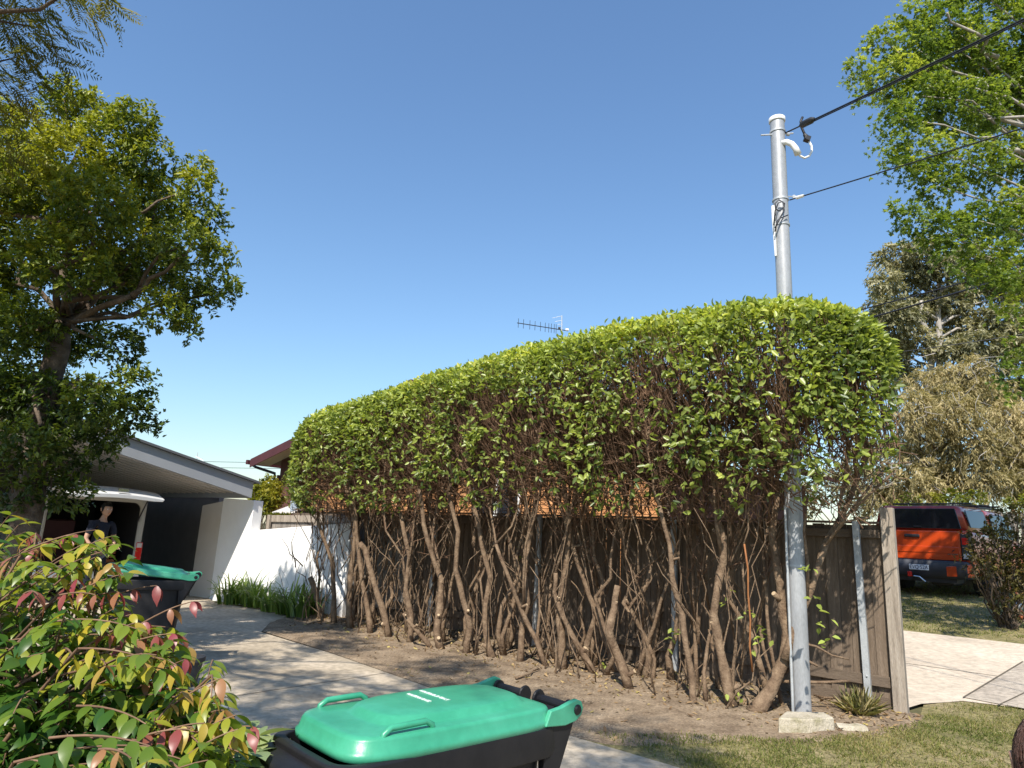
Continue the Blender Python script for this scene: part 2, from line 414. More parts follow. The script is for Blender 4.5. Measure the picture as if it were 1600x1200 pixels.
def bed_bump(x, y):
    return max(-.005, .028 * noise.noise(Vector((x * 1.3, y * 1.3, 3))) + .012 * noise.noise(Vector((x * 5, y * 5, 7))) + .006 * noise.noise(Vector((x * 14, y * 14, 1))))
bed_poly = [P2(965, 1168), P2(890, 1148), P2(700, 1083), P2(520, 1020), P2(410, 986), P2(424, 971), P2(454, 962), P2(430, 952), P2(330, 934)]
fe = F0 + FD * 11.0
bed_poly += [P2(330, 928), fe + NB * .5 + FD * .6, fe + NB * .6, F0 + NB * .05 - FD * .25, P2(1445, 1118), P2(1430, 1140), P2(1350, 1152), P2(1240, 1163), P2(1120, 1160)]
sheet('garden_bed', bed_poly, .16, .010, MAT['soil'], bed_bump)
left_bed = [near_r - NB * 2.98, DQ + FD * .6 - NB * 3.08, DQ + FD * 2.6 - NB * 4.58, DQ + FD * 1.5 - NB * 8.5, near_r - NB * 8.5]
sheet('garden_bed', left_bed, .3, .010, MAT['soil'], bed_bump)
# raised rim so the soil meets the slab as loose earth
lawn_poly = [P2(890, 1150), P2(965, 1166), P2(1120, 1158), P2(1240, 1161), P2(1350, 1150), P2(1430, 1138), P2(1444, 1100), P2(1500, 1096), P2(1600, 1107), P2(1700, 1116), V(9, 4.6, 0), V(9, -2.5, 0), V(1.4, -2.5, 0), near_r, dr_edge[0]]
sheet('lawn', lawn_poly, .25, .006, MAT['turf'], lambda x, y: .012 * noise.noise(Vector((x * 2, y * 2, 5))))

def nb_pt(s, t): return F0 + FD * s + NB * t          # s along the fence, t behind it
nd = [nb_pt(-.02, .12), nb_pt(11, .12), nb_pt(11, 4.55), nb_pt(-1.2, 4.55), nb_pt(-3.2, 4.75), P2(1700, 1126), P2(1600, 1115), P2(1505, 1102), P2(1440, 1103)]
sheet('neighbour_driveway', nd[::-1], .3, .012, MAT['concrete2'])
sheet('footpath', [P2(1507, 1099), P2(1600, 1116), P2(1700, 1127), V(10.5, 4.4, 0), V(13.5, 6.4, 0), nb_pt(-3.2, 4.75) + V(3, -2.6, 0) * .2, P2(1602, 1066)], .3, .020, MAT['path'])
sheet('neighbour_lawn', [nb_pt(-8, 4.55), nb_pt(11, 4.55), nb_pt(11, 22), nb_pt(-14, 22)], .5, .012, MAT['turf'])
# joints sawn across the slabs
def joint(name, a, b, w=.012, dz=.007, mat=None):
    a, b = Vector(a), Vector(b); n_ = max(2, int((b - a).length / .3)); d = (b - a).normalized(); s_ = V(-d.y, d.x, 0) * w / 2
    m = MB(); rows = []
    for i in range(n_ + 1):
        p = a.lerp(b, i / n_); rows += [on_ground(p.x + s_.x, p.y + s_.y, dz), on_ground(p.x - s_.x, p.y - s_.y, dz)]
    m.add(rows, [[2 * i, 2 * i + 1, 2 * i + 3, 2 * i + 2] for i in range(n_)])
    return tag(m.build(name, mat or MAT['joint']), kind='structure')
MAT['joint'] = surf('slab_joint', [(.09, .075, .055), (.14, .115, .085)], 9, .95)
for k in (2.2, 4.6, 7.0):
    q = dr_edge[0] - out_d * (k - 1.0)
    joint('driveway_joint', q - NB * .03, q - NB * 2.95, .011, .0075)
joint('neighbour_driveway_joint', nb_pt(-.9, 2.3), nb_pt(10.5, 2.3), .014, .017)
joint('neighbour_driveway_joint', nb_pt(1.6, .2), nb_pt(1.6, 4.5), .012, .017)
joint('footpath_joint', P2(1506, 1099.5), P2(1602, 1066.5), .018, .026)
joint('footpath_joint', P2(1560, 1111), P2(1640, 1090), .014, .026)

# grass blades
def blades(name, pts, h0, h1, w, mat, label_kind='stuff', tint=None, lean=.8, parent=None):
    n = len(pts); P = np.array(pts)
    D = np.stack([rng.normal(0, lean, n), rng.normal(0, lean, n), np.ones(n)], 1)
    N = norm(rng.normal(0, 1, (n, 3))); L = rng.uniform(h0, h1, n)
    t = rng.uniform(0, 1, n) if tint is None else tint
    return foliage(name, P, D, N, L, np.full(n, w), t, mat, parent, fold=.0, curl=.25, small=True)
def inside(poly, x, y):
    r_ = False; n = len(poly); j = n - 1
    for i in range(n):
        xi, yi, xj, yj = poly[i][0], poly[i][1], poly[j][0], poly[j][1]
        if (yi > y) != (yj > y) and x < (xj - xi) * (y - yi) / (yj - yi) + xi: r_ = not r_
        j = i
    return r_
def scatter(poly, n, keep=lambda x, y: 1.0, dz=0.0, tries=12):
    xs = [p[0] for p in poly]; ys = [p[1] for p in poly]; res = []
    for _ in range(n * tries):
        x = random.uniform(min(xs), max(xs)); y = random.uniform(min(ys), max(ys))
        if inside(poly, x, y) and random.random() < keep(x, y):
            res.append((x, y, hgt(x, y) + dz))
            if len(res) >= n: break
    return res
def patchy(x, y): return sstep(-.35, .25, noise.noise(Vector((x * 1.6, y * 1.6, 11))) + .5 * noise.noise(Vector((x * 5, y * 5, 2))))
near_lawn = [P2(905, 1142), P2(965, 1150), P2(1120, 1150), P2(1240, 1158), P2(1350, 1147), P2(1440, 1128), P2(1455, 1108), P2(1500, 1103), P2(1600, 1115), P2(1720, 1128), V(5.5, 3.2, 0), V(1.6, 3.2, 0), P2(1062, 1200)]
bl = scatter(near_lawn, 46000, lambda x, y: .18 + .82 * patchy(x, y))
tl = np.array([min(1, max(0, random.gauss(.56 - .30 * noise.noise(Vector((p[0] * 1.1, p[1] * 1.1, 4))), .2))) for p in bl])
tag(blades('lawn_grass', bl, .018, .05, .0045, MAT['grass'], tint=tl), kind='stuff')
far_lawn = [nb_pt(-7, 4.6), nb_pt(5, 4.6), nb_pt(5, 11), nb_pt(-10, 11)]
fl = scatter(far_lawn, 24000, lambda x, y: .3 + .7 * patchy(x, y))
tf = np.array([min(1, max(0, random.gauss(.45 - .4 * noise.noise(Vector((p[0] * .8, p[1] * .8, 4))), .2))) for p in fl])
tag(blades('lawn_grass', fl, .03, .085, .011, MAT['grass'], tint=tf), kind='stuff')
# litter, clods and chips on the bed
bed_in = [P2(965, 1160), P2(890, 1142), P2(700, 1078), P2(520, 1016), P2(425, 984), P2(470, 962), fe, F0 - FD * .2, P2(1430, 1135), P2(1240, 1160)]
def litter_keep(x, y):
    s = (Vector((x, y, 0)) - F0).dot(NB)
    return .12 + .88 * sstep(-2.2, -.9, s)
lp = scatter(bed_in, 3200, litter_keep, .012); n = len(lp)
P = np.array(lp); P[:, 2] += np.array([bed_bump(p[0], p[1]) for p in lp])
tag(foliage('leaf_litter', P, np.stack([rng.normal(0, 1, n), rng.normal(0, 1, n), rng.normal(.05, .2, n)], 1), np.stack([rng.normal(0, .35, n), rng.normal(0, .35, n), np.ones(n)], 1),
            rng.uniform(.025, .075, n), rng.uniform(.012, .03, n), rng.beta(1.6, 1.6, n), MAT['drylitter'], None, .25, -.2), kind='stuff')
lq = scatter(left_bed, 1500, lambda x, y: .8, .012); n = len(lq); P = np.array(lq); P[:, 2] += np.array([bed_bump(p[0], p[1]) for p in lq])
tag(foliage('leaf_litter', P, np.stack([rng.normal(0, 1, n), rng.normal(0, 1, n), rng.normal(.05, .2, n)], 1), np.stack([rng.normal(0, .35, n), rng.normal(0, .35, n), np.ones(n)], 1),
            rng.uniform(.03, .08, n), rng.uniform(.014, .035, n), rng.beta(1.6, 1.6, n), MAT['drylitter'], None, .25, -.2), kind='stuff')
cl = MB()
for (x, y, z) in scatter(bed_in, 2600, lambda x, y: .7):
    s = random.uniform(.004, .017); z += bed_bump(x, y) + .008
    vs = [Vector(q) * s * random.uniform(.7, 1.2) + Vector((x, y, z)) for q in ((1, 0, 0), (-1, 0, 0), (0, 1, 0), (0, -1, 0), (0, 0, .8), (0, 0, -.8))]
    cl.add(vs, [[0, 2, 4], [2, 1, 4], [1, 3, 4], [3, 0, 4], [2, 0, 5], [1, 2, 5], [3, 1, 5], [0, 3, 5]])
tag(cl.build('soil_clods', MAT['soil']), kind='stuff')
gl = scatter(bed_in, 900, lambda x, y: sstep(.15, .45, noise.noise(Vector((x * 1.1, y * 1.1, 21)))))
tag(blades('sprouting_grass', gl, .015, .05, .005, MAT['grass'], tint=rng.uniform(.1, .7, len(gl))), kind='stuff')

# ------------------------------------------------------------------ brown paling fence
fence = thing('paling_fence', 'brown timber paling fence behind the hedge with steel posts', 'fence', F0)
FL = 11.0; PW = .112
rotF = math.atan2(-FD.y, -FD.x)                   # local x runs towards the street end
pal = MB(); pal.box((0, 0, .93), (PW + .010, .014, 1.72))
pm = pal.build('paling', MAT['paling'], fence, world=False); pmesh = pm.data
npal = int(FL / PW); first = True
for i in range(npal):
    s = .10 + i * PW
    Mx = Matrix.Translation(FD * s + NB * ((.010 if i % 2 else -.006) + random.uniform(-.003, .003)) + V(0, 0, random.uniform(-.012, .012))) @ Matrix.Rotation(rotF, 4, 'Z') @ Matrix.Rotation(random.uniform(-.006, .006), 4, 'Y')
    if first: pm.matrix_basis = Mx; first = False
    else: inst('paling', pmesh, fence, Mx)
for z in (.26, 1.70):
    MB().beam(F0 + FD * .05 - NB * .034 + V(0, 0, z), F0 + FD * FL - NB * .034 + V(0, 0, z), .045, .10 if z < 1 else .085).build('rail', MAT['rail'], fence, bevel=.004)
MB().beam(F0 + FD * .05 - NB * .02 + V(0, 0, 1.815), F0 + FD * FL - NB * .02 + V(0, 0, 1.815), .12, .022).build('capping', MAT['rail'], fence, bevel=.003)
MB().beam(F0 + FD * .05 + NB * .0 + V(0, 0, .05), F0 + FD * FL + V(0, 0, .05), .03, .12).build('plinth_board', MAT['rail'], fence)
# steel C posts on this side
gp = MB(); w_, d_, t_ = .062, .045, .005
gp.box((0, -.0225, .9), (w_, t_, 1.84)).box((-w_ / 2 + t_ / 2, 0, .9), (t_, d_ - t_, 1.84)).box((w_ / 2 - t_ / 2, 0, .9), (t_, d_ - t_, 1.84))
gp.box((0, -.003, 1.823), (w_, d_, .004))
g0 = gp.build('steel_post', MAT['galv'], fence, world=False)
GS = [.245, 2.35, 4.5, 6.65, 8.8]
for i, s in enumerate(GS):
    Mx = Matrix.Translation(FD * s - NB * .085) @ Matrix.Rotation(rotF, 4, 'Z') @ Matrix.Rotation(-.012 if i == 0 else random.uniform(-.01, .01), 4, 'Y')
    if i == 0: g0.matrix_basis = Mx
    else: inst('steel_post', g0.data, fence, Mx)
ep = MB(); ep.box((0, 0, .98), (.125, .085, 1.98)); e0 = ep.build('end_post', MAT['greywood'], fence, world=False, bevel=.006)
e0.matrix_basis = Matrix.Translation(-FD * .03 - NB * .05) @ Matrix.Rotation(rotF, 4, 'Z'); e0['label'] = 'weathered pale grey timber end post'
bolt = MB().lathe([(.009, 0), (.009, .008), (.005, .012), (0, .012)], 8)
b0 = bolt.build('bolt', MAT['galv'], fence, world=False)
k = 0
for s in GS:
    for z in (.30, 1.66):
        Mx = Matrix.Translation(FD * s - NB * .1105 + V(0, 0, z)) @ Matrix.Rotation(rotF, 4, 'Z') @ Matrix.Rotation(R(90), 4, 'X')
        if k == 0: b0.matrix_basis = Mx
        else: inst('bolt', b0.data, fence, Mx)
        k += 1

# ------------------------------------------------------------------ service pole, its fittings and the cables
PB = G(1254, 1116)
PT = at(1214, 187, PB.y)
PR = .081
pax = Vector((0, 0, 1))
pole = thing('service_pole', 'tall galvanised steel service pole rising through the street end of the hedge', 'pole', PB)
HP = PT.z
MB().lathe([(PR, -.05), (PR, -.04), (PR, .0), (PR, 2.2), (PR * .995, 2.21), (PR * .96, HP - .04), (PR * .96, HP - .02), (PR * .96, HP)], 32, PB).build('shaft', MAT['galvpole'], pole, smooth=True)
MB().lathe([(PR + .006, HP - .035), (PR + .008, HP - .03), (PR + .008, HP + .012), (PR * .6, HP + .035), (0, HP + .04)], 32, PB).build('cap', MAT['whiteplastic'], pole, smooth=True)
def pp(px, py, dy=0): return at(px, py, PB.y + dy)
# white bent entry conduit
b_a = pp(1222, 226, -.06)
cp = [pp(1221, 224, -.05), pp(1229, 222, -.09), pp(1237, 225, -.11), pp(1243, 232, -.12), pp(1247, 241, -.12)]
MB().tube(cp, [.032, .033, .033, .034, .038], 14).build('conduit_bend', MAT['whiteplastic'], pole, smooth=True)
MB().tube([pp(1247, 240, -.12), pp(1251, 244, -.12), pp(1257, 247, -.12), pp(1264, 244, -.12), pp(1268.5, 236, -.12), pp(1268, 228, -.12), pp(1264, 221, -.12)], .0125, 8).build('white_lead', MAT['whiteplastic'], pole, smooth=True)
cb = MB(); c_ = pp(1261, 217, -.12)
cb.box(c_, (.062, .06, .06), Matrix.Rotation(.35, 3, 'Y')); cb.tube([c_ + V(-.005, 0, .02), c_ + V(-.03, 0, .06)], [.03, .018], 8)
cb.build('cable_clamp', MAT['blackplastic'], pole, bevel=.006)
MB().tube([pp(1260, 215, -.12), pp(1256, 207, -.12), pp(1252, 198, -.12), pp(1251, 190, -.12), pp(1254, 183, -.12)], .014, 8).build('drop_lead', MAT['cable'], pole, smooth=True)
for py in (207, 313, 353, 884):
    q = at(1215 + (py - 187) * .0431, py, PB.y)
    r_ = PR * 1.02
    MB().lathe([(r_ + .002, -.011), (r_ + .004, -.011), (r_ + .004, .011), (r_ + .002, .011)], 32, (PB.x, PB.y, q.z)).build('strap_band', MAT['galv'], pole)
# eye bolt
zb = pp(1216, 210).z
MB().tube([V(PB.x - .20, PB.y - .02, zb - .035), V(PB.x + .17, PB.y - .02, zb + .01)], .009, 8).tube([V(PB.x + .1, PB.y - .01, zb), V(PB.x + .13, PB.y - .01, zb)], .02, 8).build('eye_bolt', MAT['galv'], pole)
# riser conduits: upper short, lower long
MB().tube([pp(1208, 322, -.03), pp(1209, 345, -.03), pp(1212, 400, -.03)], [.022, .020, .011], 8).build('riser_cover', MAT['whiteplastic'], pole)
zl = pp(1240, 790).z
MB().tube([V(PB.x - PR - .02, PB.y - .03, .02), V(PB.x - PR - .018, PB.y - .03, zl)], .013, 8).build('riser_conduit', MAT['galv'], pole)
# looped slack of telephone cable
lp_ = [pp(1209, 352, -.10), pp(1211, 330, -.11), pp(1216, 317, -.12), pp(1223, 315, -.12), pp(1225, 323, -.12), pp(1219, 330, -.12), pp(1212, 327, -.12), pp(1211, 318, -.12), pp(1217, 312, -.12), pp(1226, 318, -.12), pp(1224, 331, -.12), pp(1213, 350, -.11), pp(1211, 362, -.10)]
MB().tube(lp_, .007, 6).build('slack_loop', MAT['cable'], pole, smooth=True)
MB().tube([pp(1211, 356, -.11), pp(1219, 341, -.12), pp(1231, 336, -.10)], .007, 6).build('slack_loop', MAT['cable'], pole, smooth=True)
MB().tube([V(PB.x + PR - .01, PB.y - .03, pp(1232, 309).z), V(PB.x + PR + .05, PB.y - .03, pp(1232, 309).z)], .006, 6).lathe([(.012, -.004), (.022, -.004), (.022, .004), (.012, .004)], 10, (PB.x + PR + .06, PB.y - .03, pp(1232, 309).z), Matrix.Rotation(R(90), 3, 'X')).build('hook', MAT['galv'], pole)

def cable(name, label, a, b, rad, sag, extra=None, n=28):
    t = thing(name, label, 'cable', a)
    pts = []
    for i in range(n + 1):
        s = i / n; q = a.lerp(b, s); q = q - V(0, 0, sag * 4 * s * (1 - s)); pts.append(q)
    MB().tube(pts, rad, 6).build('wire', MAT['cable'], t, smooth=True)
    return t, pts
a1 = V(PB.x + PR, PB.y - .03, zb + .005)
b1 = at(1600, 26, 4.6); b1 = a1 + (b1 - a1) * 2.2
c1, p1 = cable('overhead_cable', 'thick black power cable from the pole top past the right-hand tree', a1, b1, .0085, .02)
MB().tube([p + V(0, .010, -.015) for p in p1[2:]], .0075, 6).build('wire', MAT['cable'], c1, smooth=True)
d1 = (b1 - a1).normalized(); q1 = at(1262, 180.5, a1.lerp(b1, .05).y)
m1 = MB(); m1.tube([a1.lerp(b1, .036), a1.lerp(b1, .043), a1.lerp(b1, .066), a1.lerp(b1, .073)], [.012, .038, .038, .02], 8); m1.build('connector', MAT['blackplastic'], c1, bevel=.004)
a2 = V(PB.x + PR, PB.y - .05, pp(1232, 316).z)
b2 = at(1600, 196, 4.8); b2 = a2 + (b2 - a2) * 2.2
c2, p2 = cable('telephone_cable', 'thin black telephone cable from the clamp halfway up the pole', a2, b2, .007, .02)
MB().tube([a2.lerp(b2, .018), a2.lerp(b2, .036)], [.02, .016], 8).build('clamp', MAT['whiteplastic'], c2)
# street wires behind
for nm, lb, (ax, ay, ad), (bx, by, bd), rr in (
        ('street_wire', 'upper of the two street wires crossing behind the hedge end', (1180, 525, 26), (1650, 402, 17), .022),
        ('street_wire', 'lower, thicker street wire crossing behind the hedge end', (1180, 546, 24), (1660, 408, 15), .026),
        ('street_wire', 'faint grey wire crossing the middle of the gum tree', (1330, 559, 30), (1640, 516, 26), .018),
        ('street_wire', 'faint grey wire low across the gum tree trunks', (1330, 604, 30), (1640, 560, 26), .016)):
    cable(nm, lb, at(ax, ay, ad), at(bx, by, bd), rr, .05)[0]['group'] = 'street wires behind the hedge'
for y_, lb in ((722, 'thin wire above the carport roof end, the upper one'), (731, 'thin wire above the carport roof end, the lower one')):
    cable('distant_wire', lb, at(150, y_ - 6, 60), at(560, y_ + 2, 52), .018, .1)[0]['group'] = 'distant wires left of the brick house'

# concrete footing and the broken lump beside it
fb = MB()
tt_ = [G(1216, 1121, .125), G(1262, 1124, .125), G(1303, 1121, .115), G(1288, 1112.5, .12), G(1228, 1111, .125)]
bb_ = [V(q.x, q.y, -.1) + V((q.x - PB.x) * .04, -.03 if k < 3 else .02, 0) for k, q in enumerate(tt_)]
fb.v = [tuple(q) for q in tt_ + bb_]; fb.f = [[0, 1, 2, 3, 4], [9, 8, 7, 6, 5]] + [[(k + 1) % 5, k, 5 + k, 5 + (k + 1) % 5] for k in range(5)]
tag(fb.build('concrete_footing', MAT['footing'], bevel=.012), 'chipped pale concrete footing block at the base of the steel pole', 'concrete footing')
lump = G(1330, 1142)
lb_ = MB(); prev = None
rings = []
for i in range(5):
    s = i / 4; rr = .055 * (1, 1.05, .9, 1.0, .7)[i]; c_ = lump + V(-.13 + .27 * s, .02 * s, .012)
    rings.append([c_ + V(0, math.cos(w) * rr * 1.2, math.sin(w) * rr * (.85 if math.sin(w) > 0 else .5)) * random.uniform(.9, 1.1) for w in [k * math.pi / 4 for k in range(8)]])
lb_.loft(rings)
tag(lb_.build('concrete_lump', MAT['footing'], bevel=.006), 'small broken lump of concrete in the soil right of the pole footing', 'concrete lump')

# weed tuft in front of the end of the fence
wt = thing('grass_tuft', 'scruffy tuft of long grass in front of the steel fence post', 'grass tuft', G(1345, 1118))
wp = []
for _ in range(420):
    a = random.uniform(0, 6.28); r_ = .085 * math.sqrt(random.random()); wp.append((wt.location.x + r_ * math.cos(a), wt.location.y + r_ * .7 * math.sin(a), .0))
blades('blades', wp, .07, .29, .0036, MAT['drygrass'], tint=rng.beta(3, 1.8, len(wp)), lean=.6, parent=wt)

# ------------------------------------------------------------------ foliage tools
def unit_leaf(tint, fold=.22, curl=.12, w=.45, seg=0, mat=None):
    P = np.zeros((1, 3)); D = np.array([[1., 0, 0]]); N = np.array([[0, 0, 1.]])
    if seg:
        v, idx, ls, nv = rich_leaf(P, D, N, np.ones(1), np.full(1, w), fold, curl)
    else:
        v, idx, ls, nv = leaf_geo(P, D, N, np.ones(1), np.full(1, w), fold, curl)
    o = np_mesh('leaf', v, idx, ls, mat, None, np.full(nv, tint), smooth=bool(seg))
    me = o.data; bpy.data.objects.remove(o); return me
# a fuller leaf: 7 stations along the midrib, pointed drip tip
_ST = [(0, .0, 0), (.10, .26, .01), (.28, .47, .0), (.48, .5, -.02), (.68, .37, -.07), (.85, .15, -.15), (1.0, .0, -.24)]
def rich_leaf(P, D, N, L, W, fold=.18, curl=1.0):
    D = norm(D); B = norm(np.cross(D, N)); N = np.cross(B, D); L = L[:, None]; W = W[:, None]
    vs = []
    for (t, w, dz) in _ST: vs.append(P + t * L * D + dz * curl * L * N)
    for sg in (1, -1):
        for (t, w, dz) in _ST[1:-1]: vs.append(P + t * L * D + sg * w * W * B + (dz * curl * L + fold * w * W * 1.6) * N)
    v = np.stack(vs, 1); nm = len(_ST)
    f = []; ls = []
    def a(*q): ls.append(len(f)); f.extend(q)
    for sgi in (0, 1):
        o = nm + sgi * (nm - 2)
        def add(*q): a(*(q if sgi == 0 else q[::-1]))
        add(0, 1, o)
        for i in range(1, nm - 2): add(i, i + 1, o + i, o + i - 1)
        add(nm - 2, nm - 1, o + nm - 3)
    nv = v.shape[1]; n = len(P); f = np.array(f); ls = np.array(ls)
    return v.reshape(-1, 3), (np.arange(n)[:, None] * nv + f[None]).ravel(), (np.arange(n)[:, None] * len(f) + ls[None]).ravel(), nv
def split_leaves(name, P, D, N, L, W, tint, mat, parent, n_ind, score, fold=.22, curl=.12, rich=False):
    """the largest-looking n_ind leaves become parts of their own, the rest one mass"""
    order = np.argsort(-score); pick = order[:n_ind]; rest = order[n_ind:]
    if rich:
        v, idx, ls, nv = rich_leaf(P[rest], D[rest], N[rest], L[rest], W[rest], fold, curl)
        v = v - np.array(base_loc(parent)); np_mesh(name, v, idx, ls, mat, parent, np.repeat(tint[rest], nv), smooth=True, kind='stuff')
    else:
        foliage(name, P[rest], D[rest], N[rest], L[rest], W[rest], tint[rest], mat, parent, fold, curl)
    K = 10; mes = [unit_leaf((k + .5) / K, fold, curl, .45, rich, mat) for k in range(K)]
    Ds = norm(D[pick]); Bs = norm(np.cross(Ds, N[pick])); Ns = np.cross(Bs, Ds); bl_ = base_loc(parent)
    for j, i in enumerate(pick):
        x = Vector(Ds[j]) * L[i]; y = -Vector(Bs[j]) * (W[i] / .45); z = Vector(Ns[j]) * L[i]; p = Vector(P[i]) - bl_
        Mx = Matrix(((x.x, y.x, z.x, p.x), (x.y, y.y, z.y, p.y), (x.z, y.z, z.z, p.z), (0, 0, 0, 1)))
        inst('leaf', mes[min(K - 1, int(tint[i] * K))], parent, Mx)
def facing(P, D, N, L):
    d = P - _C; r_ = np.linalg.norm(d, axis=1); Nn = norm(np.cross(np.cross(norm(D), N), norm(D)))
    return L / r_ * (.25 + np.abs(np.sum(Nn * d, 1) / r_))

# ------------------------------------------------------------------ the hedge
hedge = thing('hedge', 'tall clipped green hedge on bare brown stems in front of the paling fence', 'hedge', PB)
HX = V(PB.x, PB.y, 0) + NB * .02
HL = 7.9
ZT = [(-1, 3.98), (0, 4.02), (1.5, 4.06), (3.2, 3.98), (5, 3.78), (6.6, 3.57), (8.4, 3.36)]
def lerp_t(t, x):
    for (a, va), (b, vb) in zip(t, t[1:]):
        if x <= b: return va + (vb - va) * max(0, (x - a) / (b - a))
    return t[-1][1]
HWID = .93; S0, S1 = -.98, 8.38
def hshape(s):
    e0 = max(0, (.35 - s) / 1.33); e1 = max(0, (s - 7.35) / 1.03)
    e = min(1, max(e0, e1)); return e
def hpoint(s, phi, k=1.0):
    """phi: 0 = towards the drive, 90 = top, 180 = fence side, 270 = below.  k scales towards the core"""
    e = hshape(s); zt = lerp_t(ZT, s); zb = 1.75 - .05 * s * .3
    q = (1 - e ** 2.4) ** (1 / 2.1)
    w = HWID * q; zc = (zt + zb) / 2; hh = (zt - zb) / 2 * (.42 + .58 * (1 - e ** 2.5) ** (1 / 2.1))
    c, sn = math.cos(phi), math.sin(phi); p = 2 / 3.2
    tx = math.copysign(abs(c) ** p, c) * w * k; tz = math.copysign(abs(sn) ** p, sn) * hh * k
    bmp = .05 * noise.noise(Vector((s * 1.3, phi * 1.7, 2))) + .03 * noise.noise(Vector((s * 4, phi * 5, 9)))
    pt = HX + FD * s - NB * (tx * (1 + bmp * .8)) + V(0, 0, zc + tz * (1 + bmp * .6))
    return pt
hp, hd, hn, hl, hw, ht = [], [], [], [], [], []
target = 44000; tries = 0
zfront = 0
while len(hp) < target and tries < 420000:
    tries += 1
    s = random.uniform(S0, S1)
    # choose the place round the section by arc share
    u_ = random.random()
    q_ = random.uniform(-.95, .97)
    if u_ < .47: phi = math.copysign(math.asin(abs(q_) ** 1.6), q_)
    elif u_ < .80: q_ = random.uniform(-.97, .97); phi = math.pi / 2 - math.copysign(math.asin(abs(q_) ** 1.6), q_)
    else: phi = math.pi - math.copysign(math.asin(abs(q_) ** 1.6), q_)
    if random.random() < .10: s = random.choice((random.uniform(S0, -.3), random.uniform(7.6, S1)))
    k = 1 - abs(random.gauss(0, .085 if random.random() < .9 else .3)); k = max(.5, k)
    pt = hpoint(s, phi, k)
    zt = lerp_t(ZT, s); rel = (zt - pt.z) / (zt - 1.75)          # 0 at the top, 1 at the bottom
    endw = hshape(s)
    pat = noise.noise(Vector((s * 1.25, pt.z * 1.15, 5))) + .75 * noise.noise(Vector((s * 3.4, pt.z * 3.1, 8)))
    low = 1.02 - .16 * (1 if s < 1.2 else 0) + .10 * noise.noise(Vector((s * .9, 3.3, 0)))
    lim = .60 + .18 * sstep(1.6, .2, s) + .10 * sstep(2.5, 4.5, s) + .16 * sstep(6, 8, s) + .30 * noise.noise(Vector((s * .8, 0, 4))) + .16 * noise.noise(Vector((s * 2.6, 0, 14)))
    prob = 1.0 if rel < .12 else (.92 - .50 * sstep(.08, .50, rel)) * (.30 + .70 * sstep(-.32, .26, pat))
    if rel > lim: prob *= max(.045, 1 - (rel - lim) / .42)
    if phi > R(128): prob *= .42
    if random.random() > prob: continue
    outn = (hpoint(s, phi, 1) - (HX + FD * s + V(0, 0, (zt + 1.75) / 2 + .3))).normalized()
    if endw > 0: outn = (outn + FD * (1 if s > 4 else -1) * endw).normalized()
    top = rel < .13
    D = (outn * (.9 if not top else 1.0) + V(random.gauss(0, .6), random.gauss(0, .6), random.gauss(.35 if top else .1, .5)))
    N = Vector((random.gauss(0, .55), random.gauss(0, .55), random.gauss(.75, .5))) + outn * .5
    for _q in range(random.randint(2, 4)):
     D2 = D.normalized() * .8 + V(random.gauss(0, .75), random.gauss(0, .75), random.gauss(0, .6)); hp.append(pt + V(random.gauss(0, .014), random.gauss(0, .014), random.gauss(0, .016))); hd.append(D2); hn.append(N + V(random.gauss(0, .5), random.gauss(0, .5), random.gauss(0, .3)))
     hl.append(random.choice((random.uniform(.05, .085), random.uniform(.065, .10))) * (1.0 if not top else .95)); hw.append(hl[-1] * random.uniform(.42, .56))
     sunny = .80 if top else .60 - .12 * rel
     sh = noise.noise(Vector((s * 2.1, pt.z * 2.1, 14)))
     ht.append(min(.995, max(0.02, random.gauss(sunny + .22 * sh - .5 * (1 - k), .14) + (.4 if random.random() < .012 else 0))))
HPn, HDn, HNn, HLn, HWn, HTn = (np.array(a, float) for a in (hp, hd, hn, hl, hw, ht))
hm = MAT['hedgeleaf']
outer = np.sum((HPn - np.array(HX)) * np.array(-NB), 1) > .70
split_leaves('foliage', HPn, HDn, HNn, HLn, HWn, HTn, hm, hedge, 300, facing(HPn, HDn, HNn, HLn) * (outer | (HPn[:, 2] > 3.6)))

